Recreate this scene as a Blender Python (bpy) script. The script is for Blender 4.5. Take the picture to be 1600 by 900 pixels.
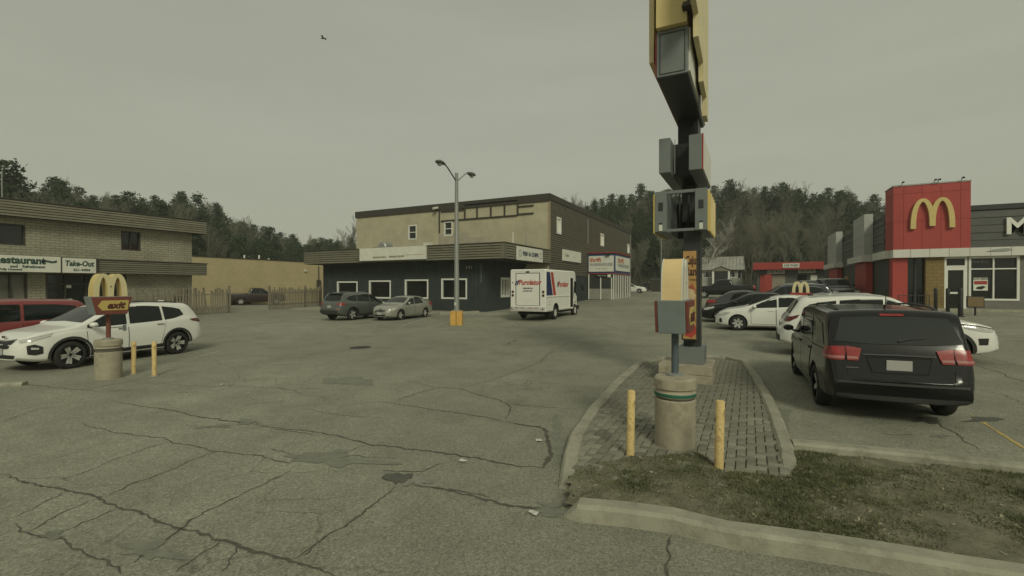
import bpy, bmesh, math, random
from mathutils import Vector, Matrix
from mathutils.bvhtree import BVHTree
R = math.radians
rnd = random.Random(7)
scene = bpy.context.scene
C = scene.collection
for o in list(bpy.data.objects): bpy.data.objects.remove(o)

# ------------------------------------------------------------------ camera, sky, sun, exposure
CAM_H, YAW, FPX, HOR = 2.1, R(27.0), 727.0, 446.0      # metres, radians, focal length and horizon in photo pixels
cs, sn = math.cos(YAW), math.sin(YAW)
cam = bpy.data.cameras.new('camera'); camo = bpy.data.objects.new('camera', cam); C.objects.link(camo)
camo.location = (0, 0, CAM_H)
camo.rotation_euler = (R(90) - math.atan((450-HOR)/FPX), 0, YAW)
cam.sensor_width = 36; cam.lens = 36*FPX/1600; cam.clip_end = 3000; cam.clip_start = .05
scene.camera = camo
scene.render.resolution_x = 1024; scene.render.resolution_y = 576

SUN_EL, SUN_AZ = R(36), R(140)          # azimuth clockwise from +Y: behind the camera, a little to the right
world = bpy.data.worlds.new('World'); scene.world = world; world.use_nodes = True
wn = world.node_tree; wn.nodes.clear()
wo = wn.nodes.new('ShaderNodeOutputWorld'); bg = wn.nodes.new('ShaderNodeBackground')
sky = wn.nodes.new('ShaderNodeTexSky'); sky.sky_type = 'NISHITA'; sky.sun_disc = False
sky.sun_elevation = SUN_EL; sky.sun_rotation = SUN_AZ; sky.air_density = 1.5; sky.dust_density = 4
tc = wn.nodes.new('ShaderNodeTexCoord'); mp = wn.nodes.new('ShaderNodeMapping'); mp.inputs['Scale'].default_value = (1.2, 1.2, 7)
nz = wn.nodes.new('ShaderNodeTexNoise'); nz.inputs['Scale'].default_value = 1.6; nz.inputs['Detail'].default_value = 6; nz.inputs['Roughness'].default_value = .55
cr = wn.nodes.new('ShaderNodeValToRGB')
cr.color_ramp.elements[0].position = .3; cr.color_ramp.elements[0].color = (3.78, 3.84, 2.98, 1)
cr.color_ramp.elements[1].position = .72; cr.color_ramp.elements[1].color = (4.14, 4.2, 3.3, 1)
mx = wn.nodes.new('ShaderNodeMix'); mx.data_type = 'RGBA'; mx.inputs['Factor'].default_value = .93
wn.links.new(tc.outputs['Generated'], mp.inputs['Vector']); wn.links.new(mp.outputs['Vector'], nz.inputs['Vector'])
wn.links.new(nz.outputs['Fac'], cr.inputs['Fac'])
wn.links.new(sky.outputs['Color'], mx.inputs['A']); wn.links.new(cr.outputs['Color'], mx.inputs['B'])
se = wn.nodes.new('ShaderNodeSeparateXYZ'); wn.links.new(tc.outputs['Generated'], se.inputs[0])     # overcast: a little paler towards the horizon
er = wn.nodes.new('ShaderNodeMapRange'); er.inputs['From Min'].default_value = .0; er.inputs['From Max'].default_value = .6; er.inputs['To Min'].default_value = 1.09; er.inputs['To Max'].default_value = .92
wn.links.new(se.outputs['Z'], er.inputs['Value']); sc = wn.nodes.new('ShaderNodeVectorMath'); sc.operation = 'SCALE'
wn.links.new(mx.outputs['Result'], sc.inputs[0]); wn.links.new(er.outputs['Result'], sc.inputs['Scale']); wn.links.new(sc.outputs[0], bg.inputs['Color']); bg.inputs['Strength'].default_value = .1
wn.links.new(bg.outputs['Background'], wo.inputs['Surface'])
sl = bpy.data.lights.new('sun', 'SUN'); so = bpy.data.objects.new('sun', sl); C.objects.link(so)
sl.energy = 1.6; sl.angle = R(16); sl.color = (1.0, .985, .76)
sdir = Vector((math.sin(SUN_AZ)*math.cos(SUN_EL), math.cos(SUN_AZ)*math.cos(SUN_EL), math.sin(SUN_EL)))
so.rotation_euler = sdir.to_track_quat('Z', 'Y').to_euler(); so.location = (0, -20, 60)
vs = scene.view_settings; vs.view_transform = 'Standard'; vs.look = 'None'; vs.gamma = 1; vs.exposure = 0.0; vs.use_curve_mapping = False

# ------------------------------------------------------------------ where things stand
def g(x, y):
    """height of the lot: flat by the road, rising gently to the far right"""
    t = .0185*x + .0241*y - .31
    k = .09
    v = .5*(t + math.sqrt(t*t + k*k)) - .012
    v = max(v, 0) if t < -1.5 else v
    return v if v < .7 else .7 + .62*(1-math.exp(-(v-.7)/.62))
def W(px, depth):                     # a pixel column and a depth along the camera axis -> x, y
    lat = (px-800)/FPX*depth
    return (lat*cs - depth*sn, lat*sn + depth*cs)
def G(px, py, dz=0.0):                # the ground point under a pixel (or a point dz above the ground)
    z0 = 0
    for _ in range(12):
        d = (CAM_H - z0 - dz)*FPX/max(py-HOR, .5)
        x, y = W(px, d); z0 = g(x, y)
    return Vector((x, y, z0+dz))
def onX(px, py, X):                   # on the wall plane x = X -> (y, z)
    u = (px-800)/FPX
    Y = X*(cs + u*sn)/(u*cs - sn)
    d = -X*sn + Y*cs
    return Y, CAM_H + (HOR-py)/FPX*d
def onY(px, py, Y):                   # on the wall plane y = Y -> (x, z)
    u = (px-800)/FPX
    X = Y*(u*cs - sn)/(cs + u*sn)
    d = -X*sn + Y*cs
    return X, CAM_H + (HOR-py)/FPX*d

# ------------------------------------------------------------------ materials
MATS = {}
def mat(name, col, rough=.7, metal=0., var=.12, vscale=2.5, bump=0., bscale=60., spec=.4, coat=0., stain=0., stain_col=(.08,.07,.055), stain_scale=1.2, rand=0., emit=0.):
    if name in MATS: return MATS[name]
    m = bpy.data.materials.new(name); m.use_nodes = True; nt = m.node_tree; n = nt.nodes; L = nt.links
    b = n['Principled BSDF']
    b.inputs['Roughness'].default_value = rough; b.inputs['Metallic'].default_value = metal
    b.inputs['Specular IOR Level'].default_value = spec; b.inputs['Coat Weight'].default_value = coat; b.inputs['Coat Roughness'].default_value = .06
    tcn = n.new('ShaderNodeTexCoord')
    src = n.new('ShaderNodeRGB'); src.outputs[0].default_value = (*col, 1); out = src.outputs[0]
    if var > 0:
        a = n.new('ShaderNodeTexNoise'); a.inputs['Scale'].default_value = vscale; a.inputs['Detail'].default_value = 7; a.inputs['Roughness'].default_value = .65
        L.new(tcn.outputs['Object'], a.inputs['Vector'])
        mr = n.new('ShaderNodeMapRange'); mr.inputs['From Min'].default_value = .25; mr.inputs['From Max'].default_value = .75
        mr.inputs['To Min'].default_value = 1-var; mr.inputs['To Max'].default_value = 1+var
        L.new(a.outputs['Fac'], mr.inputs['Value'])
        mu = n.new('ShaderNodeVectorMath'); mu.operation = 'SCALE'; L.new(out, mu.inputs[0]); L.new(mr.outputs['Result'], mu.inputs['Scale']); out = mu.outputs[0]
    if rand > 0:
        oi = n.new('ShaderNodeObjectInfo'); mr = n.new('ShaderNodeMapRange'); mr.inputs['To Min'].default_value = 1-rand; mr.inputs['To Max'].default_value = 1+rand
        L.new(oi.outputs['Random'], mr.inputs['Value'])
        mu = n.new('ShaderNodeVectorMath'); mu.operation = 'SCALE'; L.new(out, mu.inputs[0]); L.new(mr.outputs['Result'], mu.inputs['Scale']); out = mu.outputs[0]
    if stain > 0:
        a = n.new('ShaderNodeTexNoise'); a.inputs['Scale'].default_value = stain_scale; a.inputs['Detail'].default_value = 9; a.inputs['Roughness'].default_value = .7
        L.new(tcn.outputs['Object'], a.inputs['Vector'])
        mr = n.new('ShaderNodeMapRange'); mr.inputs['From Min'].default_value = .5; mr.inputs['From Max'].default_value = .72; mr.inputs['To Max'].default_value = stain
        L.new(a.outputs['Fac'], mr.inputs['Value'])
        mi = n.new('ShaderNodeMix'); mi.data_type = 'RGBA'; L.new(mr.outputs['Result'], mi.inputs['Factor']); L.new(out, mi.inputs['A']); mi.inputs['B'].default_value = (*stain_col, 1); out = mi.outputs['Result']
    L.new(out, b.inputs['Base Color'])
    if bump > 0:
        a = n.new('ShaderNodeTexNoise'); a.inputs['Scale'].default_value = bscale; a.inputs['Detail'].default_value = 5
        L.new(tcn.outputs['Object'], a.inputs['Vector'])
        bp = n.new('ShaderNodeBump'); bp.inputs['Strength'].default_value = bump; bp.inputs['Distance'].default_value = .02
        L.new(a.outputs['Fac'], bp.inputs['Height']); L.new(bp.outputs['Normal'], b.inputs['Normal'])
    MATS[name] = m
    return m
def brick_mat(name, c1, c2, mortar, bw, bh, ms=.012, bump=.5, off=.5, var=.25):
    m = bpy.data.materials.new(name); m.use_nodes = True; nt = m.node_tree; n = nt.nodes; L = nt.links; b = n['Principled BSDF']
    b.inputs['Roughness'].default_value = .9; b.inputs['Specular IOR Level'].default_value = .2
    t = n.new('ShaderNodeTexCoord'); sx = n.new('ShaderNodeSeparateXYZ'); L.new(t.outputs['Object'], sx.inputs[0])
    ad = n.new('ShaderNodeMath'); ad.operation = 'ADD'; L.new(sx.outputs['X'], ad.inputs[0]); L.new(sx.outputs['Y'], ad.inputs[1])
    cx = n.new('ShaderNodeCombineXYZ'); L.new(ad.outputs[0], cx.inputs['X']); L.new(sx.outputs['Z'], cx.inputs['Y'])
    br = n.new('ShaderNodeTexBrick'); L.new(cx.outputs[0], br.inputs['Vector'])
    br.inputs['Scale'].default_value = 1; br.inputs['Brick Width'].default_value = bw; br.inputs['Row Height'].default_value = bh; br.inputs['Mortar Size'].default_value = ms
    br.inputs['Color1'].default_value = (*c1, 1); br.inputs['Color2'].default_value = (*c2, 1); br.inputs['Mortar'].default_value = (*mortar, 1); br.offset = off
    a = n.new('ShaderNodeTexNoise'); a.inputs['Scale'].default_value = .6; a.inputs['Detail'].default_value = 8; a.inputs['Roughness'].default_value = .7; L.new(t.outputs['Object'], a.inputs['Vector'])
    mr = n.new('ShaderNodeMapRange'); mr.inputs['From Min'].default_value = .3; mr.inputs['From Max'].default_value = .7; mr.inputs['To Min'].default_value = 1-var; mr.inputs['To Max'].default_value = 1+var*.6; L.new(a.outputs['Fac'], mr.inputs['Value'])
    mu = n.new('ShaderNodeVectorMath'); mu.operation = 'SCALE'; L.new(br.outputs['Color'], mu.inputs[0]); L.new(mr.outputs['Result'], mu.inputs['Scale'])
    L.new(mu.outputs[0], b.inputs['Base Color'])
    bp = n.new('ShaderNodeBump'); bp.invert = True; bp.inputs['Strength'].default_value = bump; bp.inputs['Distance'].default_value = .01
    L.new(br.outputs['Fac'], bp.inputs['Height']); L.new(bp.outputs['Normal'], b.inputs['Normal'])
    MATS[name] = m; return m

def asphalt_mat():
    m = bpy.data.materials.new('asphalt'); m.use_nodes = True; nt = m.node_tree; n = nt.nodes; L = nt.links; b = n['Principled BSDF']
    b.inputs['Specular IOR Level'].default_value = .25
    t = n.new('ShaderNodeTexCoord')
    def noise(sc, det, ro, lo, hi, tlo, thi):
        a = n.new('ShaderNodeTexNoise'); a.inputs['Scale'].default_value = sc; a.inputs['Detail'].default_value = det; a.inputs['Roughness'].default_value = ro; L.new(t.outputs['Object'], a.inputs['Vector'])
        mr = n.new('ShaderNodeMapRange'); mr.inputs['From Min'].default_value = lo; mr.inputs['From Max'].default_value = hi; mr.inputs['To Min'].default_value = tlo; mr.inputs['To Max'].default_value = thi; L.new(a.outputs['Fac'], mr.inputs['Value']); return mr.outputs['Result'], a.outputs['Fac']
    big, _ = noise(.11, 4, .55, .3, .7, .84, 1.16)
    mid, _ = noise(.9, 10, .75, .3, .7, .78, 1.16)
    fine, ff = noise(48, 4, .7, .3, .7, .66, 1.32)
    v = n.new('ShaderNodeTexVoronoi'); v.inputs['Scale'].default_value = 62; L.new(t.outputs['Object'], v.inputs['Vector'])
    vr = n.new('ShaderNodeMapRange'); vr.inputs['To Min'].default_value = .70; vr.inputs['To Max'].default_value = 1.30; L.new(v.outputs['Color'], vr.inputs['Value'])
    def mul(a, c):
        q = n.new('ShaderNodeMath'); q.operation = 'MULTIPLY'; L.new(a, q.inputs[0]); L.new(c, q.inputs[1]); return q.outputs[0]
    k = mul(mul(big, mid), mul(fine, vr.outputs['Result']))
    # worn, stained ways of the cars
    st, _ = noise(.35, 9, .78, .53, .75, 1.0, .68)
    k = mul(k, st)
    # hairline cracks: distorted cell edges, broken up by noise
    for sc_, wd, seed, dark in ((.42, .010, 0, .52), (1.5, .014, 5, .66)):
        wv = n.new('ShaderNodeTexNoise'); wv.inputs['Scale'].default_value = 1.7; wv.inputs['Detail'].default_value = 6; L.new(t.outputs['Object'], wv.inputs['Vector'])
        sb = n.new('ShaderNodeVectorMath'); sb.operation = 'MULTIPLY_ADD'; L.new(wv.outputs['Color'], sb.inputs[0]); sb.inputs[1].default_value = (.5,.5,0); L.new(t.outputs['Object'], sb.inputs[2])
        vo = n.new('ShaderNodeTexVoronoi'); vo.feature = 'DISTANCE_TO_EDGE'; vo.inputs['Scale'].default_value = sc_; L.new(sb.outputs[0], vo.inputs['Vector'])
        m1 = n.new('ShaderNodeMapRange'); m1.inputs['From Min'].default_value = 0; m1.inputs['From Max'].default_value = wd*max(sc_, .6); m1.inputs['To Min'].default_value = 1; m1.inputs['To Max'].default_value = 0; L.new(vo.outputs['Distance'], m1.inputs['Value'])
        msk, _ = noise(.23+.1*seed*.1, 5, .6, .50, .60, 0, 1)
        fa = mul(m1.outputs['Result'], msk); m2 = n.new('ShaderNodeMapRange'); m2.inputs['To Min'].default_value = 1; m2.inputs['To Max'].default_value = dark; L.new(fa, m2.inputs['Value']); k = mul(k, m2.outputs['Result'])
    mu = n.new('ShaderNodeVectorMath'); mu.operation = 'SCALE'; mu.inputs[0].default_value = (.25, .25, .196); L.new(k, mu.inputs['Scale'])
    L.new(mu.outputs[0], b.inputs['Base Color'])
    ro, _ = noise(.5, 5, .6, .3, .7, .78, .95); L.new(ro, b.inputs['Roughness'])
    bp = n.new('ShaderNodeBump'); bp.inputs['Strength'].default_value = .45; bp.inputs['Distance'].default_value = .012
    L.new(ff, bp.inputs['Height']); L.new(bp.outputs['Normal'], b.inputs['Normal'])
    MATS['asphalt'] = m; return m

# ------------------------------------------------------------------ mesh helpers
class MB:
    def __init__(s): s.v = []; s.f = []; s.m = []
    def add(s, vs, fs, mi=0):
        b = len(s.v); s.v += [tuple(p) for p in vs]
        for f in fs: s.f.append(tuple(i+b for i in f)); s.m.append(mi)
        return s
    def box(s, x0, x1, y0, y1, z0, z1, mi=0):
        return s.add([(x0,y0,z0),(x1,y0,z0),(x1,y1,z0),(x0,y1,z0),(x0,y0,z1),(x1,y0,z1),(x1,y1,z1),(x0,y1,z1)],
                     [(3,2,1,0),(4,5,6,7),(0,1,5,4),(1,2,6,5),(2,3,7,6),(3,0,4,7)], mi)
    def obox(s, c, size, rot=(0,0,0), mi=0):
        from mathutils import Euler
        M = Euler(rot).to_matrix(); c = Vector(c); h = [q/2 for q in size]
        vs = [c + M @ Vector((a*h[0], b*h[1], d*h[2])) for d in (-1,1) for a, b in ((-1,-1),(1,-1),(1,1),(-1,1))]
        return s.add(vs, [(3,2,1,0),(4,5,6,7),(0,1,5,4),(1,2,6,5),(2,3,7,6),(3,0,4,7)], mi)
    def tube(s, pts, rad, n=8, cap=True, mi=0):
        pts = [Vector(p) for p in pts]
        if not hasattr(rad, '__len__'): rad = [rad]*len(pts)
        rings = []
        for i, p in enumerate(pts):
            d = (pts[min(i+1, len(pts)-1)] - pts[max(i-1, 0)]).normalized()
            a = d.cross(Vector((0,0,1)) if abs(d.z) < .95 else Vector((1,0,0))).normalized(); b = d.cross(a)
            rings.append([p + (a*math.cos(2*math.pi*k/n) + b*math.sin(2*math.pi*k/n))*rad[i] for k in range(n)])
        vs = [q for r_ in rings for q in r_]; fs = []
        for i in range(len(pts)-1):
            for k in range(n):
                fs.append((i*n+k, i*n+(k+1)%n, (i+1)*n+(k+1)%n, (i+1)*n+k))
        if cap: fs.append(tuple(range(n))[::-1] if False else tuple(range(n))); fs.append(tuple((len(pts)-1)*n+k for k in reversed(range(n))))
        return s.add(vs, [f[::-1] for f in fs], mi)
    def lathe(s, prof, n=24, axis='z', c=(0,0,0), mi=0, closed=False):
        vs = []; fs = []; m = len(prof)
        for k in range(n):
            a = 2*math.pi*k/n
            for r_, h in prof:
                p = (r_*math.cos(a), r_*math.sin(a), h) if axis == 'z' else ((r_*math.cos(a), -h, r_*math.sin(a)) if axis == 'y' else (h, r_*math.cos(a), r_*math.sin(a)))
                vs.append((p[0]+c[0], p[1]+c[1], p[2]+c[2]))
        for k in range(n):
            for j in range(m-1 if not closed else m):
                fs.append((k*m+j, ((k+1)%n)*m+j, ((k+1)%n)*m+(j+1)%m, k*m+(j+1)%m))
        return s.add(vs, fs, mi)
    def prism(s, poly, axis, c0, c1, mi=0):
        """a 2D outline extruded along an axis; poly is (y,z) for x, (x,z) for y, (x,y) for z"""
        n = len(poly)
        P = {'x': lambda q, c: (c, q[0], q[1]), 'y': lambda q, c: (q[0], c, q[1]), 'z': lambda q, c: (q[0], q[1], c)}[axis]
        vs = [P(q, c0) for q in poly] + [P(q, c1) for q in poly]
        fs = [tuple(reversed(range(n))), tuple(range(n, 2*n))] + [(i, (i+1)%n, (i+1)%n+n, i+n) for i in range(n)]
        return s.add(vs, fs, mi)
    def quad(s, a, b, c, d, mi=0): return s.add([a, b, c, d], [(0,1,2,3)], mi)
    def grid(s, rows, mi=0):
        n = len(rows[0]); vs = [p for r_ in rows for p in r_]
        return s.add(vs, [(i*n+j, i*n+j+1, (i+1)*n+j+1, (i+1)*n+j) for i in range(len(rows)-1) for j in range(n-1)], mi)
    def mesh(s, name, mats, smooth=None, bevel=0, bseg=2, fix=True):
        me = bpy.data.meshes.new(name); me.from_pydata(s.v, [], s.f)
        if not isinstance(mats, (list, tuple)): mats = [mats]
        for q in mats: me.materials.append(q)
        me.polygons.foreach_set('material_index', s.m)
        if fix or bevel:
            bm = bmesh.new(); bm.from_mesh(me)
            if fix: bmesh.ops.recalc_face_normals(bm, faces=bm.faces)
            if bevel:
                es = [e for e in bm.edges if len(e.link_faces) == 2 and e.calc_face_angle(0) > R(30)]
                bmesh.ops.bevel(bm, geom=es, offset=bevel, segments=bseg, affect='EDGES', profile=.6, clamp_overlap=True)
            bm.to_mesh(me); bm.free()
        if smooth is not None:
            me.shade_smooth()
            me.set_sharp_from_angle(angle=R(smooth))
        me.update(); return me
    def build(s, name, mats, parent=None, smooth=None, bevel=0, bseg=2, fix=True):
        return link(name, s.mesh(name, mats, smooth, bevel, bseg, fix), parent)
def link(name, me, parent=None):
    o = bpy.data.objects.new(name, me); C.objects.link(o)
    if parent: o.parent = parent
    return o
def tag(o, label=None, cat=None, group=None, kind=None):
    if label: o['label'] = label
    if cat: o['category'] = cat
    if group: o['group'] = group
    if kind: o['kind'] = kind
    return o
def thing(name, label, cat, loc=(0,0,0), rotz=0, group=None):
    o = bpy.data.objects.new(name, None); C.objects.link(o); o.empty_display_size = .3
    o.location = loc; o.rotation_euler = (0, 0, rotz)
    return tag(o, label, cat, group)
def copy_tree(o, parent=None):
    c = o.copy(); C.objects.link(c); c.parent = parent
    for ch in list(o.children): copy_tree(ch, c)
    return c
def B(name, mats, parent, x0, x1, y0, y1, z0, z1, bevel=0):
    return MB().box(x0, x1, y0, y1, z0, z1).build(name, mats, parent, bevel=bevel)
def text(s, size, name, m, parent, loc, face, ext=.004, shear=0., bold=0., width=None, align='CENTER', font_sx=1.0):
    """lettering as a mesh: face '-y' (read from -y), '+x' (read from +x), '-x' or an Euler"""
    cu = bpy.data.curves.new('t', 'FONT'); cu.body = s; cu.size = size; cu.extrude = ext; cu.shear = shear; cu.offset = bold
    cu.align_x = align; cu.align_y = 'CENTER'; cu.resolution_u = 3
    t = bpy.data.objects.new('t', cu); C.objects.link(t)
    bpy.context.view_layer.update()
    me = bpy.data.meshes.new_from_object(t.evaluated_get(bpy.context.evaluated_depsgraph_get()))
    bpy.data.objects.remove(t); bpy.data.curves.remove(cu)
    me.name = name; me.materials.clear(); me.materials.append(m)
    if width:
        xs = [v.co.x for v in me.vertices]; k = width/max(max(xs)-min(xs), 1e-6)
        for v in me.vertices: v.co.x *= k
    o = link(name, me, parent); o.location = loc
    o.rotation_euler = {'-y': (R(90),0,0), '+x': (R(90),0,R(90)), '-x': (R(90),0,R(-90)), '+y': (R(90),0,R(180))}.get(face, face) if isinstance(face, str) else face
    return o
def arches(w, h, stroke, d0, d1, axis='y', mid=.0, taper=1.0, n=18):
    """the double arch letter as a solid: width w, height h; each arch a tapering swept band"""
    mb = MB(); A = w/4 - stroke/4
    for k in (-1, 1):
        cxx = k*(w/4 - stroke*.22)
        prev = None
        for i in range(n+1):
            t = math.pi*i/n
            bx = cxx - A*math.cos(t); e = math.sin(t)**.82
            low = mid if (k == -1 and t > math.pi/2) or (k == 1 and t < math.pi/2) else 0
            bz = low + (h - stroke*.42 - low)*e
            tx, tz = A*math.sin(t)+1e-4, (h)*.82*math.cos(t)/max(math.sin(t), .25)**.18
            l = math.hypot(tx, tz); nx, nzv = -tz/l, tx/l
            sw = stroke*.5*(taper + (1-taper)*abs(math.cos(t)))
            if i in (0, n): nx, nzv = (-1 if i == 0 else 1), 0
            cur = [(bx+nx*sw, bz+nzv*sw), (bx-nx*sw, bz-nzv*sw)]
            if prev:
                mb.prism([prev[0], cur[0], cur[1], prev[1]], axis, d0 if k < 0 else d0+.002, d1 if k < 0 else d1-.002)
            prev = cur
    return mb
def wall(mb, axis, c, out, a0, a1, z0, z1, holes, depth=.14, mi=0):
    """a wall face at axis = c with window holes and their reveals; out = +1/-1 the way it faces"""
    P = (lambda a, z, q=0: (c - out*q, a, z)) if axis == 'x' else (lambda a, z, q=0: (a, c - out*q, z))
    A = sorted(set([a0, a1] + [h[0] for h in holes] + [h[1] for h in holes])); Z = sorted(set([z0, z1] + [h[2] for h in holes] + [h[3] for h in holes]))
    A = [a for a in A if a0 <= a <= a1]; Z = [z for z in Z if z0 <= z <= z1]
    for i in range(len(A)-1):
        for j in range(len(Z)-1):
            am, zm = (A[i]+A[i+1])/2, (Z[j]+Z[j+1])/2
            if any(h[0] < am < h[1] and h[2] < zm < h[3] for h in holes): continue
            mb.quad(P(A[i],Z[j]), P(A[i+1],Z[j]), P(A[i+1],Z[j+1]), P(A[i],Z[j+1]), mi)
    for (h0, h1, k0, k1) in holes:
        mb.quad(P(h0,k0), P(h0,k1), P(h0,k1,depth), P(h0,k0,depth), mi); mb.quad(P(h1,k0), P(h1,k1), P(h1,k1,depth), P(h1,k0,depth), mi)
        mb.quad(P(h0,k0), P(h1,k0), P(h1,k0,depth), P(h0,k0,depth), mi); mb.quad(P(h0,k1), P(h1,k1), P(h1,k1,depth), P(h0,k1,depth), mi)
def window(parent, axis, c, out, h, frame_m, glass_m, fw=.06, mull=(), trans=(), depth=.14, proud=.03, name='window', sill=None):
    """frame bars in a hole (a0,a1,z0,z1) of a wall, with the panes as sub-parts"""
    a0, a1, z0, z1 = h; mb = MB()
    def bx(p0, p1, q0, q1, d0, d1, tgt):
        lo, hi = sorted((c - out*d0, c - out*d1))
        (tgt.box(lo, hi, p0, p1, q0, q1) if axis == 'x' else tgt.box(p0, p1, lo, hi, q0, q1))
    bx(a0-.02, a0+fw, z0-.02, z1+.02, -proud, depth, mb); bx(a1-fw, a1+.02, z0-.02, z1+.02, -proud, depth, mb)
    bx(a0+fw, a1-fw, z0-.02, z0+fw, -proud, depth, mb); bx(a0+fw, a1-fw, z1-fw, z1+.02, -proud, depth, mb)
    ms = sorted(a0 + (a1-a0)*q for q in mull); ts = sorted(z0 + (z1-z0)*q for q in trans)
    for q in ms: bx(q-fw*.4, q+fw*.4, z0+fw, z1-fw, -proud*.5, depth, mb)
    edges = [a0+fw] + ms + [a1-fw]
    for i in range(len(edges)-1):
        for q in ts: bx(edges[i]+fw*.4*(i > 0), edges[i+1]-fw*.4*(i < len(edges)-2), q-fw*.4, q+fw*.4, -proud*.4, depth, mb)
    w = mb.build(name, frame_m, parent)
    zs = [z0+fw] + ts + [z1-fw]
    for i in range(len(edges)-1):
        for j in range(len(zs)-1):
            p = MB(); bx(edges[i]-.01, edges[i+1]+.01, zs[j]-.01, zs[j+1]+.01, depth*.62, depth*.62+.02, p); p.build('pane', glass_m, w)
    return w
def resample(pts, step):
    out = [Vector(pts[0])]
    for a, b in zip(pts, pts[1:]):
        a, b = Vector(a), Vector(b); n = max(1, int((b-a).length/step))
        out += [a.lerp(b, i/n) for i in range(1, n+1)]
    return out
def inside(p, poly):
    x, y = p[0], p[1]; c = False; n = len(poly)
    for i in range(n):
        x1, y1 = poly[i][0], poly[i][1]; x2, y2 = poly[(i+1)%n][0], poly[(i+1)%n][1]
        if (y1 > y) != (y2 > y) and x < (x2-x1)*(y-y1)/(y2-y1)+x1: c = not c
    return c
def noise2(x, y, s=1.0, seed=0):
    from mathutils import noise
    return noise.noise(Vector((x*s+seed*17.3, y*s-seed*9.1, seed*3.7)))
# ------------------------------------------------------------------ palette
asphalt_mat()
CONC = mat('concrete', (.32,.31,.24), .9, var=.22, vscale=4, bump=.35, bscale=70, stain=.8, stain_col=(.14,.13,.095), stain_scale=2.6)
CONC2 = mat('planter_concrete', (.37,.335,.25), .9, var=.18, vscale=6, bump=.5, bscale=90, stain=.6, stain_col=(.15,.13,.09), stain_scale=3.5)
CRACK = mat('crack_dark', (.09,.088,.07), .95, var=.5, vscale=8)
PATCH = mat('asphalt_patch', (.195,.198,.158), .9, var=.3, vscale=6, bump=.4, bscale=60)
OIL = mat('oil_stain', (.085,.085,.07), .6, var=.4, vscale=5)
PAVER = mat('paver', (.21,.205,.16), .9, var=.25, vscale=5, bump=.4, bscale=80, rand=.22)
DIRT = mat('dirt', (.165,.155,.105), .95, var=.45, vscale=5, bump=.8, bscale=25, stain=.7, stain_col=(.05,.06,.03), stain_scale=1.6)
YPAINT = mat('bollard_yellow', (.62,.47,.21), .85, var=.25, vscale=12, stain=.95, stain_col=(.17,.085,.035), stain_scale=13)
LINE_Y = mat('line_yellow', (.48,.36,.13), .9, var=.3, vscale=12, stain=.8, stain_col=(.2,.19,.16), stain_scale=8)
LINE_W = mat('line_white', (.42,.41,.36), .9, var=.3, vscale=12, stain=.8, stain_col=(.2,.19,.16), stain_scale=8)
GREY = mat('painted_grey', (.17,.19,.185), .55, var=.12, vscale=3, stain=.25, stain_scale=3)
BLACK = mat('black_plastic', (.018,.019,.018), .5, var=.1)
DARKM = mat('dark_metal', (.035,.038,.037), .5, var=.1)
STEEL = mat('galvanised_steel', (.33,.34,.32), .5, metal=.5, var=.12, vscale=2)
WHITE = mat('white_paint', (.72,.72,.66), .55, var=.06, vscale=3, stain=.2, stain_col=(.4,.38,.3))
SIGNW = mat('sign_white', (.66,.66,.58), .5, var=.08, vscale=2, stain=.25, stain_col=(.4,.37,.28))
RED = mat('sign_red', (.32,.045,.038), .5, var=.08)
GOLD = mat('arch_gold', (.60,.47,.19), .5, var=.08)
CREAM = mat('arch_cream', (.66,.58,.34), .55, var=.1, stain=.3, stain_col=(.4,.32,.15))
YEL = mat('sign_yellow', (.66,.45,.08), .5, var=.06)
GLASS = mat('dark_glass', (.012,.015,.014), .06, var=0, spec=.6)
INK = mat('ink_black', (.02,.02,.02), .7, var=0)
WOODG = mat('weathered_wood', (.25,.225,.17), .9, var=.3, vscale=4, bump=.4, bscale=30, rand=.18)

# ------------------------------------------------------------------ ground: one sheet, fine near the camera
def ground_sheet():
    def axis(lim):
        a = [0.0]; st = .5
        while a[-1] < lim: a.append(a[-1]+st); st *= 1.09
        return [-q for q in reversed(a[1:])] + a
    xs = axis(520); ys = [y+12 for y in axis(520)]
    mb = MB(); mb.grid([[(x, y, g(x, y)) for x in xs] for y in ys])
    o = mb.build('ground', MATS['asphalt'], smooth=60); o['kind'] = 'structure'; return o
ground = ground_sheet()
def on_g(x, y, dz): return (x, y, g(x, y)+dz)
def ribbon(path, widths, mname, m, dz, jit, seed, step=.05, par=None):
    rr = random.Random(seed); P = resample([Vector((p[0], p[1], 0)) for p in path], step)
    mb = MB(); rows = []; off = 0
    for i, p in enumerate(P):
        d = (P[min(i+1, len(P)-1)] - P[max(i-1, 0)]).normalized(); nrm = Vector((-d.y, d.x, 0))
        off = off*.82 + rr.uniform(-1, 1)*jit*1.3
        t = i/max(len(P)-1, 1)
        w = .55*(widths[0]*(1-t) + widths[1]*t)*rr.uniform(.4, 1.35)*min(1, 6*t+.25, 6*(1-t)+.25)
        q = p + nrm*off; a = q + nrm*w/2; b = q - nrm*w/2
        rows.append([on_g(a.x, a.y, dz), on_g(b.x, b.y, dz)])
    mb.grid(rows)
    return mb.build(mname, m, par or ground)
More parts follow.
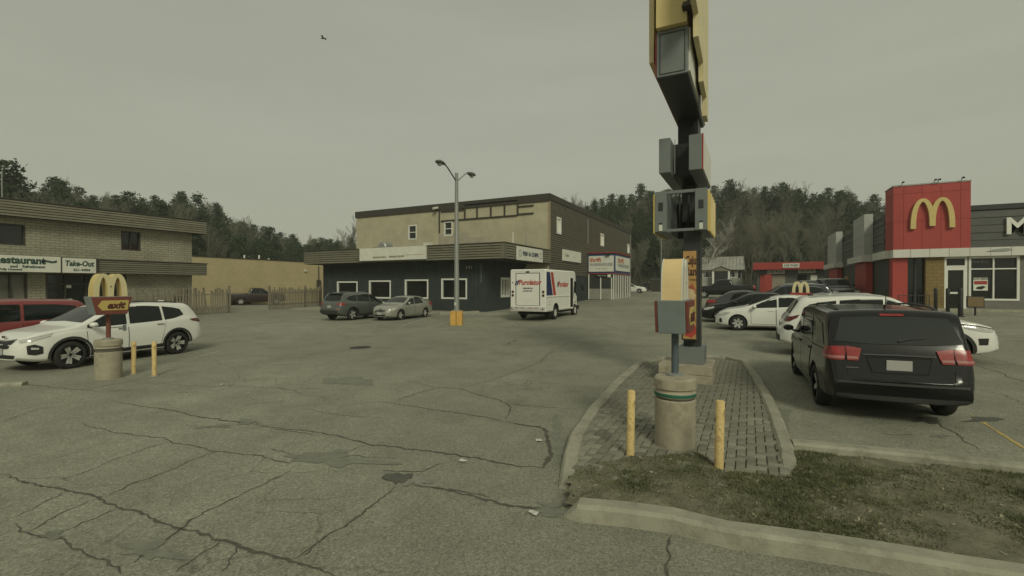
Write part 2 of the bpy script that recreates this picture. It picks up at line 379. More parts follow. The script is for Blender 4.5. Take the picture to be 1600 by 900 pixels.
CR = [  # the cracks of the lot as photo pixels on the ground, with widths in cm
 ([(0,741),(57,758),(147,781),(196,796),(285,826),(340,845),(423,862),(500,889),(560,906)], 4.5, 6),
 ([(121,660),(162,670),(215,680),(264,690),(340,705),(393,711),(449,725)], 3, 3.5),
 ([(181,628),(242,638),(313,651),(362,660),(396,664)], 3, 7), ([(396,664),(420,668),(500,681)], 4, 2),
 ([(260,690),(226,702),(143,732),(79,756)], 2, 1.5), ([(340,705),(279,728),(200,756),(149,781)], 2, 2.5),
 ([(453,737),(378,773),(321,802),(285,824),(245,851),(204,881)], 2.2, 5), ([(98,771),(19,809)], 2, 1.5), ([(136,785),(38,834)], 2.5, 2.5), ([(185,794),(83,838)], 2, 2),
 ([(11,820),(38,836),(79,847),(113,862),(151,879),(189,898)], 3, 4), ([(340,847),(272,896)], 3, 3), ([(370,854),(344,896)], 2, 2), ([(500,847),(472,871)], 3, 2),
 ([(620,760),(580,788),(540,818),(500,848),(472,876)], 3, 4),
 ([(420,668),(520,682),(580,694),(660,704),(740,716),(804,728),(852,732)], 3.5, 7),
 ([(852,732),(862,708),(854,676),(840,668),(792,660)], 14, 9), ([(792,660),(740,650),(676,640),(612,630),(576,626)], 4.5, 2.5),
 ([(612,630),(652,614),(684,606),(720,607),(760,620),(798,632),(792,656)], 3.5, 5), ([(720,607),(780,590),(840,568),(868,546)], 2.5, 5),
 ([(798,632),(904,640)], 3, 2), ([(648,758),(700,770),(760,782),(820,794),(888,800)], 6, 9), ([(700,764),(730,771),(762,777)], 3, 3),
 ([(420,718),(452,725),(464,712),(516,712),(552,704),(576,694)], 3, 2.5), ([(420,702),(464,710)], 3, 2), ([(540,713),(620,718)], 2.5, 1.5), ([(596,736),(660,738),(686,724)], 3, 4),
 ([(420,606),(508,608)], 3, 2), ([(608,606),(632,614)], 3, 2), ([(636,596),(684,606)], 2.5, 2.5), ([(340,602),(420,606)], 2, 2.5),
 ([(1052,838),(1050,870),(1044,912)], 3.5, 4.5), ([(1461,657),(1480,670),(1505,688),(1536,705)], 4, 3), ([(1521,553),(1560,563),(1605,574)], 3, 3), ([(1529,572),(1560,582),(1605,600)], 4, 4),
 ([(1500,548),(1545,540),(1600,541)], 2, 2), ([(1533,610),(1570,618),(1604,632)], 2, 2), ([(868,546),(900,530),(930,518)], 3, 2), ([(520,548),(480,556),(430,560)], 2, 2), ([(700,535),(780,530),(860,528)], 2.5, 2.5), ([(935,506),(960,512),(968,516)], 5, 6), ([(804,502),(812,508)], 6, 4),
 ([(240,598),(300,603),(345,605)], 2.5, 2.5),([(20,600),(70,604),(150,612)], 4, 4),([(1120,520),(1100,535),(1108,545)], 3, 2), ([(150,606),(205,596),(260,588)], 5, 3), ([(0,660),(60,640),(121,632)],2,2), ([(560,572),(640,566),(700,560)], 2,2), ([(480,640),(530,650),(600,655)],2,1.5),
]
for i, (pts, w0, w1) in enumerate(CR):
    ribbon([G(*p) for p in pts], (w0*.01, w1*.01), 'crack', CRACK, .004, .018, 100+i)
def blob(px, py, rx, ry, name, m, dz, seed, par=None, rag=.25, n=60):
    """an uneven flat spot on the ground; rx, ry its half size in photo pixels"""
    rr = random.Random(seed); ph = [rr.uniform(0, 6.28) for _ in range(11)]
    pts = []
    for k in range(n):
        a = 2*math.pi*k/n; f = 1 + rag*1.5*sum(math.sin((j+2)*a+ph[j])/(j+2)**.8 for j in range(11))*.7
        q = G(px + rx*f*math.cos(a), py + ry*f*math.sin(a)); pts.append(on_g(q.x, q.y, dz))
    c = G(px, py)
    mb = MB(); mb.add([on_g(c.x, c.y, dz)] + pts, [(0, i+1, (i+1)%n+1) for i in range(n)])
    return mb.build(name, m, par or ground, fix=False)
blob(544, 596, 38, 6.5, 'asphalt_patch', PATCH, .006, 1)
blob(515, 718, 62, 10, 'asphalt_patch', PATCH, .006, 2, rag=.5)
blob(621, 748, 20, 8.5, 'pothole', OIL, .009, 3)
blob(650, 752, 16, 9, 'asphalt_patch', mat('asphalt_light', (.24,.235,.20), .9, var=.3, vscale=8, bump=.4, bscale=60), .007, 4, rag=.5)
blob(865, 795, 32, 12, 'asphalt_patch', PATCH, .006, 5, rag=.6)
blob(1450, 657, 26, 4, 'oil_stain', OIL, .006, 6, rag=.4); blob(1540, 656, 22, 4.5, 'oil_stain', OIL, .006, 7, rag=.4)
blob(1405, 678, 14, 3, 'oil_stain', PATCH, .006, 8, rag=.5); blob(1470, 682, 10, 2.5, 'oil_stain', PATCH, .006, 18, rag=.5)
blob(1150, 523, 22, 3, 'oil_stain', PATCH, .006, 9, rag=.3); blob(1128, 497, 14, 1.6, 'oil_stain', PATCH, .006, 10)
blob(1225, 650, 10, 14, 'asphalt_patch', PATCH, .006, 21, rag=.5)
blob(872, 690, 9, 34, 'asphalt_patch', PATCH, .0055, 22, rag=.5)
blob(230, 862, 40, 12, 'asphalt_patch', PATCH, .006, 23, rag=.6); blob(80, 838, 20, 5, 'oil_stain', PATCH, .006, 24, rag=.5)
blob(335, 667, 20, 2.2, 'asphalt_patch', PATCH, .006, 25, rag=.6); blob(385, 660, 16, 3, 'asphalt_patch', PATCH, .006, 26, rag=.6)
# drain cover
q = G(563, 543); mh = thing('manhole_cover', 'round dark iron manhole cover sunk in the empty middle of the lot', 'manhole', (q.x, q.y, q.z))
MB().lathe([(0,.012),(.30,.012),(.31,.006),(.36,.006),(.365,.0)], 28).build('cover', mat('cast_iron', (.05,.048,.045), .6, metal=.4, var=.3, vscale=10, bump=.5, bscale=40), mh, smooth=40)
for k in range(2): MB().obox((.12-.24*k, 0, .014), (.05,.09,.006)).build('lift_slot', INK, mh)
# painted lines
def line(p0, p1, w, m, name='painted_line'):
    a, b = G(*p0), G(*p1)
    ribbon([a, b], (w, w), name, m, .005, .004, int(p0[0]), step=.12)
line((1519,649), (1610,706), .10, LINE_Y); line((690,497), (765,502), .1, LINE_Y); line((692,506), (722,498), .1, LINE_Y); line((715,508), (748,499), .1, LINE_Y); line((737,509), (768,501), .1, LINE_Y)
line((625,510), (672,495), .12, LINE_W); line((668,511), (700,503), .1, LINE_W); line((470,503),(500,494), .1, LINE_W); line((1500,528),(1600,520), .1, LINE_W); line((300,560),(345,548),.1,LINE_W)

# ------------------------------------------------------------------ kerbs
def kerb(path, w, h, name, m=CONC, step=.25, heights=None, seed=1, sink=.05):
    P = resample([Vector((p[0], p[1], 0)) for p in path], step); rr = random.Random(seed); rows = []
    n = len(P)
    for i, p in enumerate(P):
        d = (P[min(i+1, n-1)] - P[max(i-1, 0)]).normalized(); nr = Vector((-d.y, d.x, 0)); z = g(p.x, p.y); t = i/(n-1)
        hh = h if heights is None else heights(t)*h
        e = [rr.uniform(-.006, .006) for _ in range(4)]
        sec = [(-.5*w-.012, -sink), (-.5*w-.006+e[0], hh-.03), (-.5*w+.025+e[1], hh+e[2]*.5), (.5*w-.025+e[3], hh+e[1]*.5), (.5*w+.006+e[2], hh-.03), (.5*w+.012, -sink)]
        rows.append([(p.x+nr.x*a, p.y+nr.y*a, z+b) for a, b in sec])
    mb = MB(); mb.grid(rows); mb.add(rows[0], [(0,1,2,3,4,5)]); mb.add(rows[-1], [(5,4,3,2,1,0)])
    o = mb.build(name, m, smooth=35); o['kind'] = 'structure'; return o
KH = .11
isl_l = [G(*p, KH) for p in ((886,748),(893,705),(901,676),(928,636),(966,594),(998,566),(1036,558),(1070,555))]
isl_r = [G(*p, KH) for p in ((1070,555),(1100,555),(1136,556),(1164,562),(1184,590),(1198,616),(1212,648),(1228,692),(1242,757))]
kerb(isl_l, .17, KH, 'kerb_island_left', seed=2, heights=lambda t: min(1, .35+t*6)); kerb(isl_r, .17, KH, 'kerb_island_right', seed=3, heights=lambda t: min(1, .3+(1-t)*7))
kerb([G(1238,689,.10), G(1420,707,.10), G(1640,730,.10), G(1900,757,.10)], .21, .11, 'kerb_parking', seed=4)
fk = [G(884,801,.01), G(905,799,.05), G(938,793,.11), G(976,789,.15), G(1052,799,.15), G(1140,820,.15), G(1300,842,.15), G(1500,874,.15), G(1700,904,.15), G(2100,965,.15)]
kerb(fk, .19, .15, 'kerb_street', seed=5, heights=lambda t: min(1, .06+t*14))
# the low left-hand kerb stub by the exit sign
kerb([G(-60,606,.05), G(0,600,.05), G(38,598,.05)], .2, .07, 'kerb_stub', seed=6)
# the walk along the dark building
MB().prism([(-36,27.6),(-14.9,27.6),(-14.9,37.25),(-36,37.25)], 'z', -.02, .12).build('building_walk', CONC, bevel=.02)['kind'] = 'structure'
B('sidewalk_right', CONC, None, 5.2, 40, 33.3, 34.98, .3, .80, bevel=.02)['kind'] = 'structure'

# ------------------------------------------------------------------ island: pavers, soil and grass
poly = [(p.x, p.y) for p in isl_l] + [(p.x, p.y) for p in isl_r[1:]]
def cen(poly): return (sum(p[0] for p in poly)/len(poly), sum(p[1] for p in poly)/len(poly))
bed = MB(); bed.add([(x, y, .05) for x, y in poly], [tuple(range(len(poly)))]); pv = bed.build('pavement_island', mat('paver_joint', (.10,.098,.072), .95, var=.4, vscale=6)); pv['kind'] = 'structure'
def shrink(poly, d):
    c = cen(poly); out = []
    for x, y in poly:
        v = Vector((c[0]-x, c[1]-y)); l = v.length; v = v*(d/l); out.append((x+v.x, y+v.y))
    return out
ip = shrink(poly, .04)
bw = .108; bricks = []      # right-angled herringbone of 1 x 2 pavers
px0, py0 = min(p[0] for p in ip), min(p[1] for p in ip)
for a in range(0, 70):
    for b in range(0, 90):
        c_ = (a-b) % 4
        if c_ == 0: q = (px0+(a+1)*bw, py0+(b+.5)*bw, 1)
        elif c_ == 3: q = (px0+(a+.5)*bw, py0+(b+1)*bw, 0)
        else: continue
        if inside(q, ip): bricks.append(q)
bricks.sort(key=lambda q: math.hypot(q[0], q[1]))
def paver_mesh(k):
    rr = random.Random(k); mb = MB(); t = [rr.uniform(-.005, .005) for _ in range(4)]
    hx, hy = bw/2-.0035, bw-.004
    v = [(-hx,-hy,-.04),(hx,-hy,-.04),(hx,hy,-.04),(-hx,hy,-.04),(-hx,-hy,.0+t[0]),(hx,-hy,.0+t[1]),(hx,hy,.0+t[2]),(-hx,hy,.0+t[3])]
    e = .009; v += [(-hx+e,-hy+e,.012+t[0]),(hx-e,-hy+e,.012+t[1]),(hx-e,hy-e,.012+t[2]),(-hx+e,hy-e,.012+t[3])]
    return mb.add(v, [(0,1,5,4),(1,2,6,5),(2,3,7,6),(3,0,4,7),(4,5,9,8),(5,6,10,9),(6,7,11,10),(7,4,8,11),(8,9,10,11)])
pms = [paver_mesh(k) for k in range(6)]; pme = [q.mesh('paver', PAVER, fix=True) for q in pms]
rest = MB()
for k, (x, y, turned) in enumerate(bricks):
    z = .068 + .014*noise2(x, y, .9, 3) + rnd.uniform(-.002, .002)
    if k < 300:
        o = link('paver', pme[k % 6], pv); o.location = (x, y, z); o.rotation_euler = (rnd.uniform(-.02,.02), rnd.uniform(-.02,.02), rnd.uniform(-.03,.03)+(math.pi/2 if turned else 0))
    else:
        s = pms[k % 6]; rest.add([(-v_+x, u_+y, w_+z) if turned else (u_+x, v_+y, w_+z) for u_, v_, w_ in s.v], s.f)
if rest.v: rest.build('paver_field', PAVER, pv)['kind'] = 'stuff'

# soil strip between the kerbs
soil = [G(*p, .08) for p in ((890,752),(905,733),(935,722),(985,716),(1025,715),(1090,708),(1130,738),(1180,742),(1236,748),(1246,722),(1238,703),(1420,722),(1640,746),(1900,772))] + [Vector((p.x, p.y, .1)) for p in reversed(fk)]
sp = [(p.x, p.y) for p in soil]
def soil_sheet():
    x0, x1 = min(p[0] for p in sp), max(p[0] for p in sp); y0, y1 = min(p[1] for p in sp), max(p[1] for p in sp)
    st = .07; mb = MB(); idx = {}
    nx, ny = int((x1-x0)/st)+2, int((y1-y0)/st)+2
    H = lambda x, y: .085 + .022*noise2(x, y, 1.7, 5) + .018*noise2(x, y, 6, 6) + .008*noise2(x, y, 17, 7)
    def vid(i, j):
        if (i, j) not in idx:
            x, y = x0+i*st, y0+j*st; idx[(i, j)] = len(mb.v); mb.v.append((x, y, H(x, y)))
        return idx[(i, j)]
    for i in range(nx):
        for j in range(ny):
            if inside((x0+(i+.5)*st, y0+(j+.5)*st), sp):
                mb.f.append((vid(i,j), vid(i+1,j), vid(i+1,j+1), vid(i,j+1))); mb.m.append(0)
    o = mb.build('soil_strip', DIRT, smooth=60, fix=False); o['kind'] = 'structure'; return H, (x0,x1,y0,y1)
SH, (sx0, sx1, sy0, sy1) = soil_sheet()
GRASS = mat('grass_blades', (.105,.118,.055), .9, var=.5, vscale=2.2, spec=.1, stain=1.0, stain_col=(.22,.20,.12), stain_scale=2.2)
def grass():
    rr = random.Random(11); mb = MB(); n = 0
    while n < 70000:
        x, y = rr.uniform(sx0, min(sx1, 9)), rr.uniform(sy0, sy1)
        if not inside((x, y), sp): n += .2; continue
        dens = .40 + .9*noise2(x, y, .8, 21) + .6*noise2(x, y, 3.1, 22) + min(.35, max(-.22, (x+.2)*.3)) + (.7*math.exp(-((x+1.05)**2+(y-4.75)**2)/.06))
        if rr.random() > dens: n += .25; continue
        n += 1; z = SH(x, y)
        a = rr.uniform(0, 6.28); h = rr.uniform(.008, .032)*(1.2 if dens > .7 else .75); w = rr.uniform(.0025, .006); lean = rr.uniform(.2, 1.4)*h; b = rr.uniform(0, 6.28)
        dx, dy = math.cos(a)*w, math.sin(a)*w
        mb.add([(x-dx, y-dy, z-.004), (x+dx, y+dy, z-.004), (x+math.cos(b)*lean, y+math.sin(b)*lean, z+h)], [(0,1,2)])
    o = mb.build('grass', GRASS, fix=False); tag(o, 'thin worn grass on the soil strip between the street kerb and the pavers', 'grass', kind='stuff')
grass()
def litter_bits():
    rr = random.Random(5); mb = MB()
    for k in range(300):
        x, y = rr.uniform(sx0, min(sx1, 7)), rr.uniform(sy0, sy1)
        if not inside((x, y), sp): continue
        s = rr.uniform(.006, .022); mb.obox((x, y, SH(x, y)+.008), (s*2, s, .006), (rr.uniform(-.5,.5), rr.uniform(-.5,.5), rr.uniform(0,3)))
    for k in range(160):
        q = G(rr.uniform(870, 960), rr.uniform(735, 815)); s = rr.uniform(.006, .02); mb.obox((q.x, q.y, q.z+.006), (s*2, s, .01), (0, 0, rr.uniform(0,3)))
    tag(mb.build('leaf_litter', mat('litter', (.27,.245,.17), .9, var=.5, vscale=9)), 'pale dry leaf and gravel bits scattered over the soil strip', 'leaf litter', kind='stuff')
litter_bits()
for i, (px, py, lab) in enumerate(((723,722,'small white paper scrap on the asphalt left of the paved island'), (843,690,'crumpled pale paper scrap beside the curved crack left of the island'), (347,602,'white paper scrap on the asphalt right of the exit sign'), (835,804,'flat pale paper scrap near the tip of the street kerb'))):
    q = G(px, py); mb = MB(); rr = random.Random(i)
    n = 4; s = .045
    mb.grid([[(a*s+rr.uniform(-.008,.008), b*s*.8+rr.uniform(-.008,.008), .008+rr.uniform(0,.022)) for a in (-1,-.3,.3,1)] for b in (-1,-.3,.3,1)])
    o = mb.build('paper_scrap', mat('paper', (.5,.5,.46), .8, var=.05)); o.location = q; o.rotation_euler.z = i; tag(o, lab, 'litter')
# ================================================================== BUILDINGS
BRICKW = brick_mat('buff_brick', (.385,.365,.275), (.33,.315,.235), (.21,.20,.15), .40, .15, .016)
BLOCKW = brick_mat('tan_block', (.50,.42,.255), (.47,.395,.235), (.40,.335,.205), .41, .205, .01, bump=.25, var=.12)
TANWALL = brick_mat('tan_brick', (.49,.45,.315), (.46,.425,.295), (.385,.355,.25), .3, .1, .01, bump=.3, var=.2)
SLAT = mat('brown_slat', (.19,.18,.13), .7, var=.15, vscale=1.5, rand=.08, stain=.3)
SLATD = mat('dark_slat', (.145,.138,.10), .7, var=.15, vscale=1.5, rand=.08, stain=.3)
GAP = mat('slat_backing', (.035,.031,.025), .9, var=.1)
BLUE = mat('blue_black_siding', (.033,.043,.042), .7, var=.22, vscale=1.2, stain=.25, stain_col=(.05,.055,.055))
ROOFM = mat('roof_membrane', (.06,.058,.052), .9, var=.2)
TRIMD = mat('dark_trim', (.05,.045,.036), .7, var=.15)
LETTER_G = mat('lettering_green', (.03,.07,.05), .7, var=.1)
BLUEP = mat('blue_paint', (.03,.055,.13), .6, var=.1)
ORANGE = mat('lettering_orange', (.42,.10,.05), .6, var=.1)
NAVY = mat('van_navy', (.02,.03,.10), .5, var=.05)
CURTAIN = mat('curtained_glass', (.16,.155,.13), .35, var=.35, vscale=1.2)

def slats(parent, axis, c, out, a0, a1, z0, z1, n, m, back, pitch=.75, tilt=.04, thick=.05, name='slat', ends=None):
    """horizontal boards on a backing; each board a mesh of its own"""
    p = (z1-z0)/n
    for i in range(n):
        za = z0 + i*p + p*(1-pitch)/2; zb = za + p*pitch
        e0, e1 = (a0, a1) if ends is None else ends(za, zb)
        poly = [(c+out*.002, za), (c+out*(thick), za), (c+out*(thick-tilt*.6), zb), (c+out*.002, zb)]
        mb = MB()
        if axis == 'x': mb.add([(q[0], e0, q[1]) for q in poly] + [(q[0], e1, q[1]) for q in poly], [(0,1,2,3),(7,6,5,4),(0,4,5,1),(1,5,6,2),(2,6,7,3),(3,7,4,0)])
        else: mb.add([(e0, q[0], q[1]) for q in poly] + [(e1, q[0], q[1]) for q in poly], [(0,1,2,3),(7,6,5,4),(0,4,5,1),(1,5,6,2),(2,6,7,3),(3,7,4,0)])
        mb.build(name, m, parent)

# ------------------------------------------------------------------ left: two-storey brick restaurant
def left_building():
    X = -35.2; t = thing('brick_restaurant', 'two-storey buff brick restaurant with ribbed brown eaves, cut by the left frame edge', 'building', (0,0,0))
    yr = onX(300, 400, X)[0]; y0 = -8
    def hole(a, b, c, d): (ya, _), (yb, _) = onX(a, 400, X), onX(b, 400, X); ym = (ya+yb)/2; px = (a+b)/2; return (ya, yb, onX(px, d, X)[1], onX(px, c, X)[1])
    w1 = hole(-42, 39, 349, 381); w2 = hole(190, 219, 362.5, 391)
    g1 = hole(-40, 42, 430, 474); g1 = (g1[0], g1[1], .6, 2.75); ent = hole(72, 197, 430, 490); ent = (ent[0], ent[1], .02, 2.75)
    mb = MB(); wall(mb, 'x', X, 1, y0, yr, -.1, 6.0, [w1, w2, g1, ent], .18)
    mb.quad((X, yr, -.1), (X, yr, 6), (X-16, yr, 6), (X-16, yr, -.1)); mb.quad((X, y0, -.1), (X, y0, 6), (X-16, y0, 6), (X-16, y0, -.1)); mb.quad((X-16, y0, -.1), (X-16, y0, 6), (X-16, yr, 6), (X-16, yr, -.1))
    mb.build('wall', BRICKW, t)
    for w, m in ((w1, (.5,)), (w2, (.5,))): window(t, 'x', X, 1, w, TRIMD, GLASS, .05, mull=m, depth=.18, proud=.01)
    window(t, 'x', X, 1, g1, TRIMD, CURTAIN, .07, mull=(.33, .66), depth=.18, proud=.01)
    window(t, 'x', X, 1, ent, TRIMD, GLASS, .07, mull=(.22, .47, .72), trans=(.8,), depth=.18, proud=.01, name='entrance')
    for y, z, h in ((ent[0]+.9, 1.95, .18), (ent[0]+.95, 1.2, .12), (ent[0]+1.9, 1.7, .28)): B('notice', SIGNW, t, X-.1, X-.09, y, y+.22, z, z+h)
    # roof and upper eaves: a ribbed mansard band
    f0, f1, zo0, zo1 = y0-.5, yr+.62, 5.75, 6.62
    B('roof', ROOFM, t, X-16.4, X+.5, f0, f1-.02, 5.78, 6.55)
    B('fascia_backing', GAP, t, X+.5, X+.62, f0, f1, zo0, zo1); slats(t, 'x', X+.62, 1, f0, f1, zo0, zo1, 6, SLAT, GAP, name='eaves_slat')
    B('fascia_return', GAP, t, X-16.4, X+.5, f1-.02, f1+.03, zo0, zo1); slats(t, 'y', f1+.03, 1, X-16.4, X+.62, zo0, zo1, 6, SLAT, GAP, name='eaves_slat')
    B('fascia_cap', TRIMD, t, X+.42, X+.70, f0, f1+.1, zo1+.002, zo1+.06)
    # lower canopy with its sign boards
    c0, c1 = 2.82, 3.62
    B('canopy', GAP, t, X+.003, X+.8, y0, yr+.55, c0, c1)
    slats(t, 'x', X+.8, 1, y0, yr+.55, c0, c1, 6, SLATD, GAP, name='canopy_slat', thick=.045)
    B('canopy_cap', TRIMD, t, X+.004, X+.88, y0, yr+.6, c1+.002, c1+.05)
    XS = X+.86
    ya = onX(-75, 415, XS)[0]; yb = onX(95, 415, XS)[0]; yc = onX(150, 415, XS)[0]
    s1 = B('sign_board', SIGNW, t, XS, XS+.09, ya, yb-.03, c0+.0, c1+.06); s2 = B('sign_board', SIGNW, t, XS, XS+.09, yb+.03, yc, c0+.0, c1+.03)
    yw0, yw1 = onX(-13, 415, XS)[0], onX(70, 415, XS)[0]; text('Restaurant', .52, 'lettering', LETTER_G, s1, (XS+.095, (yw0+yw1)/2, c0+.60), '+x', bold=.022, width=yw1-yw0)
    text('~', .6, 'flourish', LETTER_G, s1, (XS+.095, yb-.5, c0+.6), '+x', bold=.03, width=.62)
    text('and', .2, 'lettering', LETTER_G, s1, (XS+.095, onX(21, 419, XS)[0], c0+.28), '+x', bold=.006); text('Refreshments', .2, 'lettering', LETTER_G, s1, (XS+.095, onX(52, 419, XS)[0], c0+.28), '+x', bold=.006, width=onX(69, 419, XS)[0]-onX(34, 419, XS)[0])
    text('Fully Licensed', .15, 'lettering', LETTER_G, s1, (XS+.095, onX(16, 424, XS)[0], c0+.12), '+x', bold=.005)
    text('Take-Out', .42, 'lettering', LETTER_G, s2, (XS+.095, (yb+yc)/2, c0+.52), (R(90), 0, R(90)), bold=.015, width=(yc-yb)*.82, shear=.15)
    text('555-0000' if False else '521-9494', .2, 'lettering', LETTER_G, s2, (XS+.095, (yb+yc)/2+.1, c0+.16), '+x', bold=.006)
    for a in (ya, yb, yc): B('sign_edge', TRIMD, t, XS+.0, XS+.10, a-.03, a+.03, c0-.01, c1+.07)
    # rooftop plant and mast
    B('roof_unit', SIGNW, t, X-5.2, X-3.9, onX(80, 315, X-4)[0], onX(117, 315, X-4)[0], 6.5, 7.15, .03); B('roof_unit', GREY, t, X-6.2, X-5.3, onX(52, 310, X-4.5)[0], onX(62, 310, X-4.5)[0], 6.5, 7.2, .03)
    y = onX(4, 300, X-2)[0]; MB().tube([(X-2, y, 6.5), (X-2, y, 8.5)], .03, 6).build('mast', STEEL, t)
left_building()

# ------------------------------------------------------------------ tan block building behind the picket fence
def tan_back():
    X = -50.; t = thing('block_building', 'long low tan block building behind the picket fences', 'building')
    y0, y1 = 20, 62
    MB().box(X-14, X, y0, y1, -.1, 5.05).build('wall', BLOCKW, t); B('coping', TRIMD, t, X-14.1, X+.08, y0-.1, y1+.1, 5.052, 5.14)
    B('rear_block', mat('pale_metal', (.33,.34,.31), .6, var=.1), t, X-13, X-9, 24, 30.5, 5.14, 6.1)
    for px, py in ((420,407),(405,402),(382,402)):
        y, z = onX(px, py, X-1); MB().tube([(X-1, y, 5.1), (X-1, y, z+.25)], .09, 8).build('roof_vent', WHITE, t)
    y, z = onX(476.5, 423, X); MB().obox((X+.1, y, z), (.2,.3,.22)).build('wall_lamp', SIGNW, t, bevel=.02)
    y, z = onX(497, 440, X); B('meter_box', TRIMD, t, X, X+.25, y-.25, y+.25, z-.7, z+.2); MB().tube([(X+.12, y, z+.2), (X+.12, y, 4.6)], .06, 6).build('conduit', TRIMD, t)
tan_back()

# ------------------------------------------------------------------ picket fences
def fence(px0, px1, py0, py1, h, label, seed, lean, post_px, skip=(), pitch=.215):
    a, b = G(px0, py0), G(px1, py1); d = (b-a); L = d.length; ang = math.atan2(d.y, d.x)
    t = thing('picket_fence', label, 'fence', a, ang); rr = random.Random(seed)
    n = int(L/pitch)
    for i in range(n):
        x = (i+.5)*L/n
        if any(s0 < x < s1 for s0, s1 in skip): continue
        hh = h*rr.uniform(.86, 1.05); w = .062; tilt = rr.gauss(0, lean)
        mb = MB(); mb.add([(-w,-.012,0),(w,-.012,0),(w,-.012,hh-.05),(0,-.012,hh),(-w,-.012,hh-.05),(-w,.012,0),(w,.012,0),(w,.012,hh-.05),(0,.012,hh),(-w,.012,hh-.05)],
            [(0,1,2,3,4),(9,8,7,6,5),(0,5,6,1),(1,6,7,2),(2,7,8,3),(3,8,9,4),(4,9,5,0)])
        o = mb.build('picket', WOODG, t); o.location = (x, -.035, .06); o.rotation_euler = (rr.gauss(0, lean*.3), tilt, 0)
    for z in (.4, h*.78): B('rail', WOODG, t, 0, L, -.02, .02, z-.045, z+.045)
    for px in post_px:
        q = (px-px0)/(px1-px0)*L; B('post', WOODG, t, q-.07, q+.07, .022, .16, 0, h+.22, .01)
fence(186, 361, 500, 488.5, 1.85, 'leaning weathered picket fence left of the open gateway', 3, .05, (195, 280, 359))
fence(421, 503, 484, 478, 1.85, 'straight weathered picket fence right of the gateway, meeting the dark building', 4, .008, (422, 475, 501))

